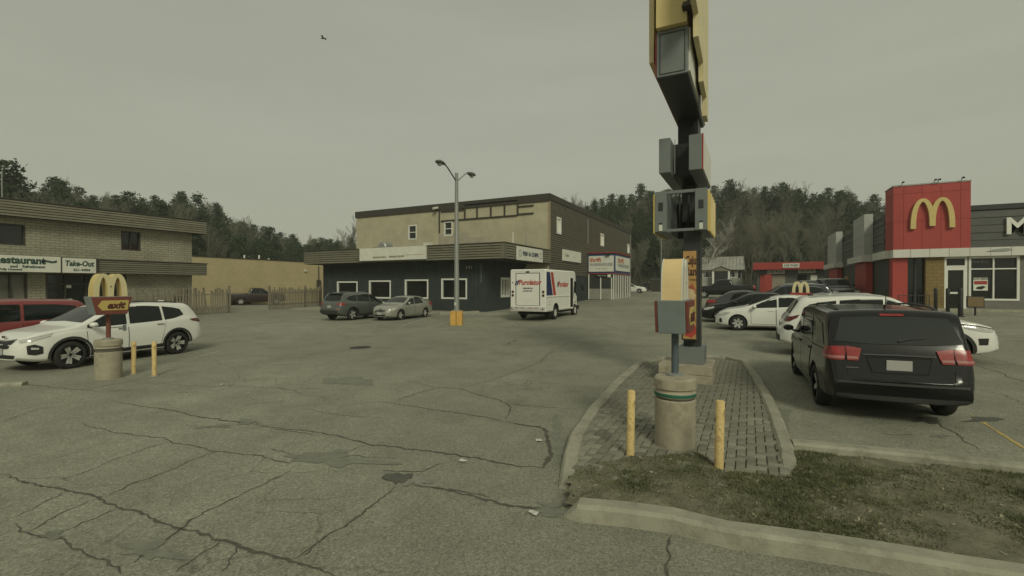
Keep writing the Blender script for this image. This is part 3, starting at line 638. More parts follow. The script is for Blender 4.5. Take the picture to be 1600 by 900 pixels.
# ------------------------------------------------------------------ centre: tall tan building
XE, YF = -15.4, 37.3
def tall_building():
    t = thing('tan_hall', 'tall tan brick hall with dark ribbed side wall, above the dark restaurant', 'building')
    xl = onY(557, 400, YF)[0]; yb = 68.0; H = 9.95
    def hy(a, b, c, d): xa, xb = onY(a, 400, YF)[0], onY(b, 400, YF)[0]; m = (a+b)/2; return (xa, xb, onY(m, d, YF)[1], onY(m, c, YF)[1])
    hs = [hy(638.5, 651, 352, 374), hy(694.5, 707, 346.5, 368.5)]
    mb = MB(); wall(mb, 'y', YF, -1, xl, XE, 0, H, hs, .15); mb.quad((xl, YF, 0), (xl, YF, H), (xl, yb, H), (xl, yb, 0)); mb.quad((xl, yb, 0), (xl, yb, H), (XE, yb, H), (XE, yb, 0)); mb.build('wall', TANWALL, t)
    for h in hs: window(t, 'y', YF, -1, h, WHITE, GLASS, .09, trans=(.5,), depth=.15, proud=.03)
    B('roof', ROOFM, t, xl, XE-.02, YF+.02, yb, H-.3, H-.02); B('roof_edge', TRIMD, t, xl-.08, XE+.1, YF-.12, YF+.1, H-.55, H+.1); B('roof_edge', TRIMD, t, XE-.2, XE+.12, YF+.1, yb+.1, H-.45, H+.1)
    # old sign frame on the front
    fr = MB()
    def bar(a, b, w=.10):
        (xa, za), (xb, zb) = onY(*a, YF), onY(*b, YF)
        return MB().obox(((xa+xb)/2, YF-.06, (za+zb)/2), (max(abs(xb-xa), w), .1, max(abs(zb-za), w)), (0, 0, 0)).build('sign_frame_bar', TRIMD, t)
    def bar2(a, b, w=.11):
        (xa, za), (xb, zb) = onY(*a, YF), onY(*b, YF); z = (za+zb)/2; B('sign_frame_bar', TRIMD, t, xa, xb, YF-.12, YF-.001, z-w/2, z+w/2)
    bar2((690,345),(757,341)); bar2((690,331),(726,328)); bar2((757.6,341),(808.5,336)); bar2((727,321.5),(808.5,313.5)); bar2((810.5,323.5),(834,320.5)); bar2((810.5,335.5),(834,332.5))
    for px, a, b in ((727,321,342.5),(746,319.6,341),(767.5,317.5,339),(789,315.5,337.5),(809.5,313.5,336)):
        x = onY(px, 330, YF)[0]; B('sign_frame_bar', TRIMD, t, x-.05, x+.05, YF-.14, YF-.003, onY(px, b, YF)[1], onY(px, a, YF)[1])
    x = onY(687, 330, YF)[0]; B('downpipe', TRIMD, t, x-.05, x+.05, YF-.1, YF-.002, onY(687, 364, YF)[1], onY(687, 325, YF)[1])
    x = onY(684, 326, YF)[0]; MB().obox((x, YF-.35, onY(684, 326, YF)[1]), (.35,.6,.18), (.3,0,0)).build('flood_lamp', SIGNW, t, bevel=.03)
    for (a, b, c, d) in ((685,733,365,384),(733,768,370,384)):
        h = hy(a, b, c, d); B('pale_patch', mat('patched_render', (.36,.33,.25), .9, var=.2, vscale=2), t, h[0], h[1], YF-.02, YF-.001, h[2], h[3])
    # ribbed side wall
    def hx(a, b, c, d): ya, yb_ = onX(a, 400, XE)[0], onX(b, 400, XE)[0]; m = (a+b)/2; return (ya, yb_, onX(m, d, XE)[1], onX(m, c, XE)[1])
    hw = [hx(869, 875.6, 340, 365.5), hx(937.5, 942.5, 365.5, 384.5), hx(979.5, 982.6, 381.5, 395.5)]
    mb = MB(); wall(mb, 'x', XE, 1, YF, yb, 0, H, hw, .1); mb.build('side_wall', GAP, t)
    for h in hw: window(t, 'x', XE, 1, h, WHITE, SIGNW, .12, mull=(.5,), depth=.1, proud=.1)
    nb = 34; z0, z1 = 3.1, H-.45; p = (z1-z0)/nb
    for i in range(nb):
        za = z0+i*p; zb = za+p*.62; segs = [(YF+.03, yb)]
        for h in hw:
            if zb > h[2]-.03 and za < h[3]+.03: segs = [s2 for s in segs for s2 in (((s[0], h[0]-.04), (h[1]+.04, s[1])) if s[0] < h[0] < s[1] else (s,))]
        for s in segs: MB().box(XE+.003, XE+.075, s[0], s[1], za, zb).build('siding_board', SLATD, t)
    mb = MB(); mb.box(XE+.003, XE+.06, YF+.03, yb, 0, 3.05); mb.build('lower_wall', BLUE, t)
    x = YF+.06; B('corner_trim', mat('tan_trim', (.33,.27,.17), .7, var=.1), t, XE-.12, XE+.09, YF-.03, YF+.08, 4.2, H-.56); y = onX(917, 370, XE)[0]; B('downpipe', STEEL, t, XE+.08, XE+.16, y-.05, y+.05, onX(917,381,XE)[1], onX(917,343,XE)[1]); B('corner_trim', STEEL, t, XE+.0, XE+.1, yb-.1, yb+.12, .5, H-.46)
    h = hx(877, 905, 392, 409); s = B('sign_board', SIGNW, t, XE+.08, XE+.2, h[0], h[1], h[2], h[3]); text('Open', .42, 'lettering', mat('lettering_grey', (.18,.18,.16), .7), s, (XE+.205, h[0]+1.0, (h[2]+h[3])/2), '+x', bold=.01); text('~ · ~ ~', .3, 'lettering', MATS['lettering_grey'], s, (XE+.205, h[0]+2.9, (h[2]+h[3])/2-.05), '+x')
    return t
tall_building()

# thrift store porch
def thrift():
    YP = 47.8; xr = -12.4; ye = 54.8; z0 = g(xr, YP); t = thing('shop_porch', 'blue and white corner porch of the thrift shop with two signs', 'porch')
    zt, zs1, zs0 = 5.55, 5.2, 3.55
    B('plinth', BLUE, t, XE+.1, xr+.02, YP-.02, ye, z0-.3, z0+.02)
    B('sign_box', BLUEP, t, XE+.1, xr, YP, ye, 3.38, zt-.08); B('roof_edge', RED, t, XE+.1, xr+.1, YP-.1, ye+.1, zt-.08, zt+.02)
    s = B('sign_board', SIGNW, t, XE+.22, xr-.1, YP-.06, YP-.002, zs0, zs1); xm = (XE+xr)/2+.06
    text('thrift', .62, 'lettering', ORANGE, s, (xm-.62, YP-.066, 4.78), '-y', bold=.02); text('WAREHOUSE', .42, 'lettering', mat('lettering_slate', (.16,.18,.19), .7), s, (xm, YP-.066, 4.28), '-y', bold=.008, width=2.5); text('clothing · furniture', .16, 'lettering', MATS['lettering_slate'], s, (xm, YP-.066, 3.88), '-y')
    s = B('sign_board', SIGNW, t, xr+.002, xr+.06, YP+.3, ye-.4, zs0+.1, zs1); ym = (YP+ye)/2
    text('thrift', .8, 'lettering', ORANGE, s, (xr+.066, ym-1.2, 4.75), '+x', bold=.02, width=2.6); text('WAREHOUSE', .5, 'lettering', MATS['lettering_slate'], s, (xr+.066, ym, 4.2), '+x', bold=.01, width=4.9)
    B('awning_edge', RED, t, XE+.1, xr+.05, YP-.05, ye+.05, 3.3, 3.38)
    s = B('sign_board', BLACK, t, XE+.9, xr-.2, YP-.05, YP-.01, 2.95, 3.29); text('OPEN  WE BUY', .14, 'lettering', SIGNW, s, (xm+.1, YP-.055, 3.12), '-y')
    B('notice', SIGNW, t, xr-.75, xr-.4, YP-.06, YP-.051, 2.95, 3.25)
    # glazed lower walls: posts, rails, panes
    for x in (XE+.2, XE+1.5, xr-.12, xr-.34): B('post', WHITE, t, x-.05, x+.05, YP, YP+.1, z0+.02, 3.3)
    for y in (YP+.6, YP+1.6, YP+2.6, YP+3.6, YP+4.8, YP+5.9, ye-.06): B('post', WHITE, t, xr-.1, xr, y-.06, y+.06, z0+.02, 3.3)
    B('pane', mat('porch_glass', (.05,.055,.05), .12, var=.2), t, XE+.15, xr-.06, YP+.05, YP+.07, z0+1.15, 3.3); B('lower_panel', mat('porch_panel', (.26,.26,.22), .6, var=.2), t, XE+.15, xr-.06, YP+.045, YP+.075, z0+.02, z0+1.15)
    B('pane', CURTAIN, t, xr-.07, xr-.05, YP+.05, ye-.1, z0+.6, 3.3); B('lower_panel', MATS['porch_panel'], t, xr-.075, xr-.045, YP+.05, ye-.1, z0+.02, z0+.6)
    B('end_wall', BLUEP, t, XE+.1, xr-.01, ye-.1, ye, z0-.1, 3.38); B('flood_lamp', BLACK, t, xr-.9, xr-.5, YP-.3, YP-.1, 5.2, 5.36)
thrift()

# dark blue restaurant in front
def dark_restaurant():
    YW = 30.0; YS = 28.9; t = thing('dark_restaurant', 'single-storey blue-black restaurant with white-framed windows and ribbed canopy', 'building')
    xl = onY(505, 460, YW)[0]; xr = onY(757, 460, YW)[0]
    def hy(a, b, c, d): xa, xb = onY(a, 400, YW)[0], onY(b, 400, YW)[0]; m = (a+b)/2; return (xa, xb, onY(m, d, YW)[1], onY(m, c, YW)[1])
    hs = [hy(527, 558.5, 440, 466), hy(577, 610.5, 438.5, 466), hy(633, 669, 437, 466.3), hy(690, 729.5, 435.5, 466.8)]
    Z = 4.2
    mb = MB(); wall(mb, 'y', YW, -1, xl, xr, 0, Z, hs, .16)
    ys = [onX(782.5, 450, xr)[0], onX(796, 450, xr)[0]]
    hx = [(ys[0], ys[1], onX(789, 464, xr)[1], onX(789, 434, xr)[1])]
    wall(mb, 'x', xr, 1, YW, YF, 0, Z, hx, .14)
    mb.quad((xl, YW, 0), (xl, YW, Z), (xl, YF, Z), (xl, YF, 0)); mb.build('wall', BLUE, t)
    nb = 46
    for i in range(nb):      # battens between the boards
        x = xl + (i+.5)*(xr-xl)/nb; zs = [(0.02, Z-.1)]
        for h in hs:
            if h[0]-.1 < x < h[1]+.1: zs = [(.02, h[2]-.1), (h[3]+.1, Z-.1)]
        for a, b in zs: MB().box(x-.02, x+.02, YW-.022, YW-.001, a, b).build('batten', BLUE, t)
    for h in hs: window(t, 'y', YW, -1, h, WHITE, GLASS, .1, depth=.16, proud=.03)
    for h in hx: window(t, 'x', xr, 1, h, WHITE, CURTAIN, .16, mull=(.38,.7), depth=.14, proud=.03)
    # canopy
    fx0 = onY(478, 400, YS)[0]; fx1 = onY(787, 390, YS)[0]; c0, c1 = 4.0, 5.1
    mb = MB(); mb.box(fx0, fx1, YS, YF-.02, c0+.02, c1-.03); mb.build('canopy', ROOFM, t)
    B('soffit', mat('soffit', (.05,.052,.05), .8), t, fx0+.05, fx1-.05, YS+.05, YF-.03, c0-.02, c0+.018)
    B('fascia_backing', GAP, t, fx0, fx1, YS-.06, YS-.002, c0, c1); B('fascia_backing', GAP, t, fx1+.002, fx1+.06, YS-.06, YF, c0, c1); B('fascia_backing', GAP, t, fx0-.06, fx0-.002, YS-.06, YF, c0, c1)
    xs0, xs1 = onY(562, 400, YS-.2)[0], onY(666, 400, YS-.2)[0]
    n = 6; p = (c1-c0)/n
    for i in range(n):
        za = c0+i*p+.02; zb = za+p*.7
        MB().box(fx0-.1, fx1+.1, YS-.12, YS-.062, za, zb).build('canopy_slat', SLAT, t); MB().box(fx1+.062, fx1+.12, YS-.06, YF-.05, za, zb).build('canopy_slat', SLAT, t)
        MB().box(fx0-.12, fx0-.062, YS-.06, YF-.05, za, zb).build('canopy_slat', SLAT, t)
    B('canopy_cap', TRIMD, t, fx0-.16, fx1+.16, YS-.16, YS+.1, c1+.0, c1+.07); B('canopy_cap', TRIMD, t, fx1-.1, fx1+.16, YS+.1, YF-.02, c1+.001, c1+.07); B('corner_post', SLATD, t, fx1-.12, fx1+.13, YS-.135, YS-.121, c0, c1); B('corner_post', SLATD, t, fx1+.121, fx1+.135, YS-.135, YS+.12, c0, c1)
    # faded blank sign and the fish and chip sign
    s = B('blank_sign', SIGNW, t, xs0, xs1, YS-.28, YS-.125, c0+.12, c1+.05)
    for a, b, z in ((.22,.43,.3),(.47,.7,.32)):
        B('faded_lettering', mat('faded_print', (.30,.28,.22), .8, var=.6, vscale=6), s, xs0+(xs1-xs0)*a, xs0+(xs1-xs0)*b, YS-.284, YS-.281, c0+z, c0+z+.14)
    B('faded_lettering', mat('faded_red', (.42,.30,.26), .8), s, xs0+(xs1-xs0)*.72, xs1-.1, YS-.284, YS-.281, c0+.46, c0+.5); B('sign_mark', TRIMD, s, xs0, xs0+.06, YS-.286, YS-.279, c0+.12, c1+.04)
    XS = fx1+.13; ya, yb = onX(806.5, 395, XS)[0], onX(846, 395, XS)[0]; z0_, z1_ = 3.98, 5.0
    s = B('fish_sign', SIGNW, t, XS, XS+.12, ya, yb, z0_, z1_, .02); text('FISH & CHIPS', .42, 'lettering', mat('lettering_navy', (.03,.05,.08), .6), s, (XS+.125, (ya+yb)/2, (z0_+z1_)/2), '+x', bold=.02, width=(yb-ya)*.62)
    for y in (ya+.42, yb-.42): MB().lathe([(.2,0),(.26,0)], 14, 'x', (XS+.124, y, (z0_+z1_)/2)).build('fish_mark', MATS['lettering_slate'], s)
    x = onY(742, 420, YW)[0]; text('2 4 1', .3, 'house_number', SIGNW, t, (x-.5, YW-.03, 3.46), '-y'); B('conduit', GREY, t, x+.55, x+.6, YW-.06, YW-.023, 2.3, 3.7)
    # rooftop vents
    x, z = onY(600, 382, 32); MB().lathe([(0,0),(.5,0),(.5,.9),(.4,1.0),(0,1.0)], 18, 'y', (x-.3, 33, 5.55)).build('exhaust_fan', STEEL, t, smooth=40); B('exhaust_stand', TRIMD, t, x-1.9, x-.8, 32.5, 33.2, 5.0, 5.6)
    for px, yy, h in ((668,33,.75),(747,34,.75),(801.5,33.5,1.3),(822,34,1.1)):
        x = onY(px, 382, yy)[0]; MB().tube([(x, yy, 5.0), (x, yy, 5.1+h)], .09 if h < 1 else .045, 8).build('roof_vent', SIGNW if px in (668,801.5) else STEEL, t)
    x = onY(668, 376, 33)[0]; B('roof_box', SIGNW, t, x-.3, x+.3, 32.8, 33.3, 5.4, 5.85)
    # transom lights behind the van
    ya, yb = onX(827, 410, xr)[0], onX(851, 410, xr)[0]
    window(t, 'x', xr+.1, 1, (ya, min(yb, YF-.2), 3.0, 3.75), WHITE, CURTAIN, .08, mull=(.33,.66), depth=.09, proud=.02)
dark_restaurant()
for i, (a, b, lab) in enumerate((((686,492),(748,489),'long concrete wheel stop in front of the dark restaurant'),)):
    p, q = G(*a), G(*b); kerbm = kerb([p, q], .22, .16, 'wheel_stop', seed=40+i); del kerbm['kind']; tag(kerbm, lab, 'wheel stop')

# ------------------------------------------------------------------ right: burger restaurant
PANEL_R = mat('red_panel', (.37,.055,.048), .5, var=.08, vscale=1.2, rand=.05); PANEL_G = mat('slate_board', (.105,.11,.10), .7, var=.12, vscale=2, rand=.1); PANEL_L = mat('light_grey_panel', (.40,.41,.38), .55, var=.08, rand=.05)
BAND = mat('white_band', (.62,.61,.55), .5, var=.06, rand=.04); TANB = brick_mat('tan_tile', (.26,.19,.085), (.23,.17,.075), (.13,.10,.05), .4, .2, .01)
def burger():
    YB = 35.0; t = thing('burger_restaurant', 'red and slate fast-food restaurant with golden arches on its tower', 'building')
    x0 = onY(1394, 400, YB)[0]; x1 = onY(1513, 400, YB)[0]; xe = 34.; yb = 63.; z0 = .2
    gz = .62
    def Z(px, py): return onY(px, py, YB)[1]
    zt = 7.95; zb1 = Z(1395, 392); zb0 = Z(1395, 405); zpar = Z(1516, 322)
    zb1 = (zb1 + Z(1512, 386.5))/2; zb0 = (zb0 + Z(1512, 399))/2
    # body
    hs = [(onY(1476, 450, YB)[0], onY(1510, 450, YB)[0], gz+.02, Z(1493, 402)), (onY(1514, 450, YB)[0], onY(1592, 450, YB)[0], Z(1550, 469), Z(1550, 401)), (onY(1606, 450, YB)[0], onY(1680, 450, YB)[0], Z(1550, 469), Z(1550, 401))]
    mb = MB(); wall(mb, 'y', YB, -1, onY(1446, 450, YB)[0]+.05, xe, z0, zb0, hs, .14); mb.build('wall', mat('grey_wall', (.17,.165,.145), .8, var=.15), t)
    mb = MB(); mb.box(x0+.05, xe, YB+.6, yb, zb0, zpar-.02); mb.quad((x0, YB+.8, z0), (x0, YB+.8, zb0), (x0, yb, zb0), (x0, yb, z0)); mb.quad((x0, YB+.8, z0), (x0, YB+.8, zb0), (x1-3, YB+.8, zb0), (x1-3, YB+.8, z0)); mb.build('core', mat('slate_core', (.06,.065,.06), .8, var=.1), t)
    # door and windows
    d = hs[0]; dz = Z(1493, 418.5)
    window(t, 'y', YB, -1, (d[0], d[1], dz+.06, d[3]), WHITE, GLASS, .07, depth=.14, name='transom')
    dr = window(t, 'y', YB, -1, (d[0], d[1], d[2], dz), WHITE, GLASS, .13, trans=(.42,), depth=.14, name='door'); MB().tube([(d[1]-.22, YB-.1, 1.4), (d[1]-.22, YB-.1, 1.9)], .025, 8).build('handle', STEEL, dr)
    B('lintel', WHITE, t, d[0]-.02, d[1]+.02, YB-.02, YB+.14, dz+.0, dz+.055)
    for h in hs[1:]: window(t, 'y', YB, -1, h, WHITE, GLASS, .08, mull=(.5,), trans=(.72,), depth=.14)
    h = hs[1]; xp = onY(1533, 440, YB)[0]; s = B('poster', SIGNW, t, xp-.3, xp+.3, YB+.07, YB+.08, Z(1533, 454), Z(1533, 434))
    zz0, zz1 = Z(1533, 454), Z(1533, 434); B('poster_print', RED, s, xp-.27, xp+.27, YB+.066, YB+.069, zz0+(zz1-zz0)*.48, zz0+(zz1-zz0)*.75); text('NOW HIRING', .1, 'lettering', INK, s, (xp, YB+.066, zz1-.07), '-y', bold=.004); MB().prism([(xp-.2, zz0+.08),(xp+.05, zz0+.06),(xp+.22, zz0+.2),(xp+.1, zz0+.26),(xp-.15, zz0+.2)], 'y', YB+.066, YB+.069).build('poster_print', INK, s)
    text('drive-thru', .2, 'lettering', mat('lettering_dim', (.25,.25,.22), .5), t, (onY(1530, 408, YB)[0], YB+.08, Z(1530, 408.5)), '-y', shear=.2)
    # ground floor of the tower: red column, dark glass, tan tiles
    xa, xb = onY(1418, 450, YB)[0], onY(1446, 450, YB)[0]; xc = d[0]-.02
    B('column', PANEL_R, t, x0+.02, xa, YB-.002, YB+.78, z0, zb0-.002); MB().box(xa, xb, YB+.3, YB+.4, z0, zb0-.003).build('entry_glass', GLASS, t); B('entry_mullion', DARKM, t, (xa+xb)/2-.04, (xa+xb)/2+.04, YB+.22, YB+.3, z0, zb0-.003)
    B('tile_pier', TANB, t, xb, xc, YB-.03, YB+.5, z0, zb0-.003)
    # white band as separate panels
    bx = [x0-.35 + 1.0*i for i in range(30)]; k = 0
    bxs = [onY(p, 395, YB)[0] for p in (1393, 1420, 1450, 1480, 1512, 1544, 1576, 1610, 1646, 1690, 1740)]
    for a, b in zip(bxs, bxs[1:]): B('band_panel', BAND, t, a+.008, b-.008, YB-.28, YB+.4, zb0, zb1, .006)
    ys = [YB+.44, YB+2, YB+3.6]
    for a, b in zip(ys, ys[1:]): B('band_panel', BAND, t, bxs[0]-.25, bxs[0]+.5, a+.008, b-.008, zb0-.0, zb1, .006)
    # the tower: panels in a grid
    nx, zs = 4, [zb1+.003, Z(1450, 338), Z(1450, 299), zt]
    zs[1] = zb1 + (zt-zb1)*.44; zs[2] = zb1 + (zt-zb1)*.87
    B('tower_core', mat('red_joint', (.10,.015,.015), .7), t, x0+.03, x1-.02, YB-.18, YB+1.55, zb1+.004, zt-.02)
    xs = [x0 + .02 + (x1-x0-.02)*q for q in (0, .135, .38, .63, .88, 1.0)]
    for i in range(5):
        for j in range(3): B('tower_panel', PANEL_R, t, xs[i]+.006, xs[i+1]-.006, YB-.22, YB-.181, zs[j]+.006, zs[j+1]-.006)
    for j in range(3):
        B('tower_panel', PANEL_R, t, x0-.01, x0+.029, YB-.215, YB+1.6, zs[j]+.006, zs[j+1]-.006); B('tower_panel', PANEL_R, t, x1-.019, x1+.02, YB-.215, YB+1.6, zs[j]+.006, zs[j+1]-.006)
    B('tower_cap', STEEL, t, x0-.04, x1+.04, YB-.25, YB+1.62, zt-.02, zt+.05)
    for q in (.12, .55, .6, .9):
        x = x0+(x1-x0)*q; mb = MB(); mb.tube([(x, YB-.1, zt+.05), (x, YB-.15, zt+.2), (x, YB-.35, zt+.22)], .02, 6); mb.obox((x, YB-.38, zt+.18), (.10,.10,.08), (.4,0,0)); mb.build('sign_lamp', DARKM, t)
    # golden arches on the tower
    xa, xb = onY(1422, 350, YB-.3)[0], onY(1491, 350, YB-.3)[0]; za, zbb = Z(1456, 357.5), Z(1456, 310.5)
    m = arches(xb-xa, zbb-za, .24, YB-.40, YB-.235, 'y', mid=.12, taper=.8).build('arches', GOLD, t); m.location = ((xa+xb)/2, 0, za)
    # slate boards right of the tower and down the side
    n = 5; p = (zpar-.28-zb1)/n
    for i in range(n): B('slate_board', PANEL_G, t, x1+.03, xe, YB-.12+.03*(i % 2), YB+.6, zb1+.004+i*p, zb1+(i+1)*p-.02)
    B('parapet', DARKM, t, x1+.03, xe, YB-.2, YB+.65, zpar-.27, zpar)
    text("McDonald's", 1.25, 'lettering', WHITE, t, (onY(1567, 354, YB)[0], YB-.19, Z(1580, 354)-.03), '-y', ext=.05, bold=.03, align='LEFT')
    xq, zq = onY(1557, 392, YB); MB().prism([(xq-.5,zq-.03),(xq+.3,zq-.03),(xq+.55,zq+.05),(xq+.3,zq+.13),(xq-.2,zq+.08)], 'y', YB-.32, YB-.285).build('wall_lamp', STEEL, t)
    # the side wall with its two light grey towers
    ysd = YB+3.6; zsd = 6.2
    for i in range(7):
        p = (zsd-zb1)/7; B('slate_board', PANEL_G, t, x0-.06+.025*(i % 2), x0+.049, YB+1.62, 40.9, zb1+i*p+.004, zb1+(i+1)*p-.02)
    for (pa, pb, xo) in ((1333, 1350, .55), (1293, 1306, .55)):
        ya = onX(pb, 400, x0-xo)[0]; XL = x0-xo; yc = onX(pa, 400, XL)[0]
        xr2 = XL+1.0
        for j in range(4): zl = zb0+.45 + j*(7.0-zb0-.45)/4; zh = zb0+.45+(j+1)*(7.0-zb0-.45)/4; B('side_tower_panel', PANEL_L, t, XL, x0-.065, ya, yc, zl+.005, zh-.005)
        B('side_tower_wall', PANEL_R, t, XL+.1, x0-.062, ya+.05, yc-.1, z0, zb0-.005); B('band_panel', BAND, t, XL-.2, x0-.061, ya-.3, yc+1.2, zb0, zb0+.44)
        for q in (.3, 1.1, 1.9): MB().obox((XL+.1, ya+q, 7.08), (.2,.14,.14)).build('sign_lamp', DARKM, t)
    for i in range(7):
        p = (6.0-zb0)/7; B('slate_board', PANEL_G, t, x0-.06+.025*(i % 2), x0+.049, 41, yb, zb0+i*p+.004, zb0+(i+1)*p-.02)
    B('drive_window', mat('tan_board', (.32,.22,.1), .7), t, x0-.05, x0-.01, 48.6, 50.2, 1.7, 2.9); B('drive_door', PANEL_R, t, x0-.05, x0-.01, 54, 56, .8, 3.1); B('side_opening', GLASS, t, x0-.04, x0-.01, 44, 45.2, .8, 2.9)
    return x0, x1, YB
bx0, bx1, BY = burger()
# bollards, rail and bin by the entrance
for i, (px, w) in enumerate(((1462,.075), (1481,.08), (1501,.1))):
    x, y = W(px, 23.6 - i*.5); z = g(x, y); t = thing('black_bollard', ['leftmost black bollard outside the burger restaurant door', 'middle black bollard outside the burger restaurant door', 'thickest black bollard, right of the burger restaurant door'][i], 'bollard', (x, y, z), 0, 'black bollards by the door')
    MB().lathe([(w*1.6,0),(w*1.6,.03),(w,.05),(w,1.33),(w*.7,1.38),(0,1.4)], 14).build('post', BLACK, t, smooth=40); MB().lathe([(w+.004,1.1),(w+.004,1.18)], 14).build('band', DARKM, t)
a = W(1404, 25.4); b = W(1452, 24.9); t = thing('metal_railing', 'thin dark metal railing in front of the red column', 'railing', (a[0], a[1], g(*a)), math.atan2(b[1]-a[1], b[0]-a[0])); L = math.hypot(b[0]-a[0], b[1]-a[1])
for z in (.15, .98): MB().tube([(0,0,z),(L,0,z)], .022, 6).build('rail', DARKM, t)
for i in range(13): MB().tube([(L*i/12,0,0 if i % 4 == 0 else .15),(L*i/12,0,.98)], .02 if i % 4 == 0 else .01, 6).build('baluster', DARKM, t)
x, y = W(1524, 23.0); t = thing('small_sign', 'small brown sign board on a short post beside the entrance', 'sign', (x, y, g(x, y)), R(12))
MB().tube([(0,0,0),(0,0,.5)], .04, 8).build('post', BLACK, t); B('board', mat('brown_board', (.17,.12,.06), .7), t, -.32, .32, -.04, .04, .44, .92, .01); B('border', BLACK, t, -.36, .36, -.02, .02, .40, .96)

# ------------------------------------------------------------------ far: car wash and grey house
def car_wash():
    Y = 74.; x0 = onY(1183, 420, Y)[0]; x1 = onY(1300, 420, Y)[0]; z0 = g(x0, Y); t = thing('car_wash', 'low car wash with red roof band and garage bays behind the parked cars', 'building')
    def Z(p): return onY(1240, p, Y)[1]
    MB().box(x0, x1+6, Y, Y+12, z0-.3, Z(420)).build('wall', mat('wash_wall', (.09,.10,.09), .8, var=.2), t)
    B('roof_band', RED, t, x0-.5, x1+6, Y-1.2, Y+12, Z(421), Z(410)); B('roof', ROOFM, t, x0-.3, x1+6, Y-1, Y+11.8, Z(410), Z(410)+.05)
    for a, b, m in ((1186,1205,RED),(1205,1228,mat('bay_door', (.26,.24,.19), .7, var=.15)),(1245,1262,GLASS),(1265,1278,SIGNW)):
        xa, xb = onY(a, 430, Y)[0], onY(b, 430, Y)[0]; B('bay_door', m, t, xa+.1, xb-.1, Y-.08, Y-.002, z0, Z(430))
    for a, b, c, d, s in ((1223,1249,411.5,418,'CAR WASH'),(1199,1226,421.8,427.5,'CAR WASH'),(1247,1274,420.5,426.5,'LUBE CENTRE')):
        yy = Y-1.3 if d < 420 else Y-.2; xa, xb = onY(a, 420, yy)[0], onY(b, 420, yy)[0]; za, zb = onY(1236, d, yy)[1], onY(1236, c, yy)[1]
        q = B('sign_board', SIGNW, t, xa, xb, yy, yy+.1, za, zb); text(s, (zb-za)*.75, 'lettering', INK, q, ((xa+xb)/2, yy-.006, (za+zb)/2), '-y', width=(xb-xa)*.85, bold=.01)
    MB().prism([(onY(1194,430,Y-2)[0], z0), (onY(1206,430,Y-2)[0], z0), (onY(1206,430,Y-2)[0], Z(431)), (onY(1204,430,Y-2)[0], Z(429)), (onY(1196,430,Y-2)[0], Z(429)), (onY(1194,430,Y-2)[0], Z(431))], 'y', Y-2.6, Y-2).build('vacuum_box', RED, t)
car_wash()
def house():
    Y = 82.; x0 = onY(1094, 420, Y)[0]; x1 = onY(1158, 420, Y)[0]; t = thing('grey_house', 'pale grey bungalow with a worn metal roof and gabled entrance', 'house')
    Z = lambda p: onY(1125, p, Y)[1]; z0 = .8
    hs = [(onY(a, 430, Y)[0], onY(b, 430, Y)[0], Z(434), Z(424)) for a, b in ((1098,1112),(1139,1152))]
    mb = MB(); wall(mb, 'y', Y, -1, x0, x1, z0, Z(421), hs, .15); mb.quad((x0,Y,z0),(x0,Y,Z(421)),(x0,Y+9,Z(421)),(x0,Y+9,z0)); mb.quad((x1,Y,z0),(x1,Y,Z(421)),(x1,Y+9,Z(421)),(x1,Y+9,z0)); mb.build('wall', mat('grey_clapboard', (.33,.34,.30), .8, var=.12), t)
    for h in hs:
        window(t, 'y', Y, -1, h, WHITE, GLASS, .1, mull=(.25,.75), depth=.15)
        for q in (h[0]-.3, h[1]+.3): B('shutter', BLACK, t, q-.22, q+.22, Y-.05, Y-.002, h[2], h[3])
    rl, rh = Z(421), Z(399)
    MB().add([(x0-.5,Y-.6,rl-.1),(x1+.5,Y-.6,rl-.1),(x1+.3,Y+4.5,rh),(x0-.3,Y+4.5,rh),(x0-.5,Y+9.6,rl-.1),(x1+.5,Y+9.6,rl-.1)], [(0,1,2,3),(3,2,5,4),(0,3,4),(1,5,2)]).build('roof', mat('worn_metal_roof', (.30,.30,.265), .6, var=.3, vscale=1.2, stain=.6, stain_col=(.13,.12,.09), stain_scale=.8), t)
    for i in range(14):
        x = x0-.4+(x1-x0+.8)*i/13; MB().tube([(x, Y-.58, rl-.05), (x*.97+(x0+x1)*.015, Y+4.45, rh+.04)], .035, 4).build('roof_seam', MATS['worn_metal_roof'], t)
    xm = onY(1127, 430, Y)[0]; w = 1.45
    B('entrance', GLASS, t, xm-.9, xm+.9, Y-.9, Y-.85, z0, Z(425)); 
    for q in (-1.15, 1.15): B('porch_post', WHITE, t, xm+q-.15, xm+q+.15, Y-1, Y-.75, z0, Z(424))
    MB().prism([(xm-1.7, Z(424)), (xm+1.7, Z(424)), (xm, Z(416.5))], 'y', Y-1.05, Y+.5).build('gable', mat('gable_wood', (.20,.18,.14), .8), t); MB().add([(xm-1.9,Y-1.2,Z(424)-.02),(xm,Y-1.2,Z(416)),(xm+1.9,Y-1.2,Z(424)-.02),(xm-1.9,Y+1,Z(424)-.02),(xm,Y+1,Z(416)),(xm+1.9,Y+1,Z(424)-.02)], [(0,1,4,3),(1,2,5,4)]).build('gable_roof', MATS['worn_metal_roof'], t)
house()
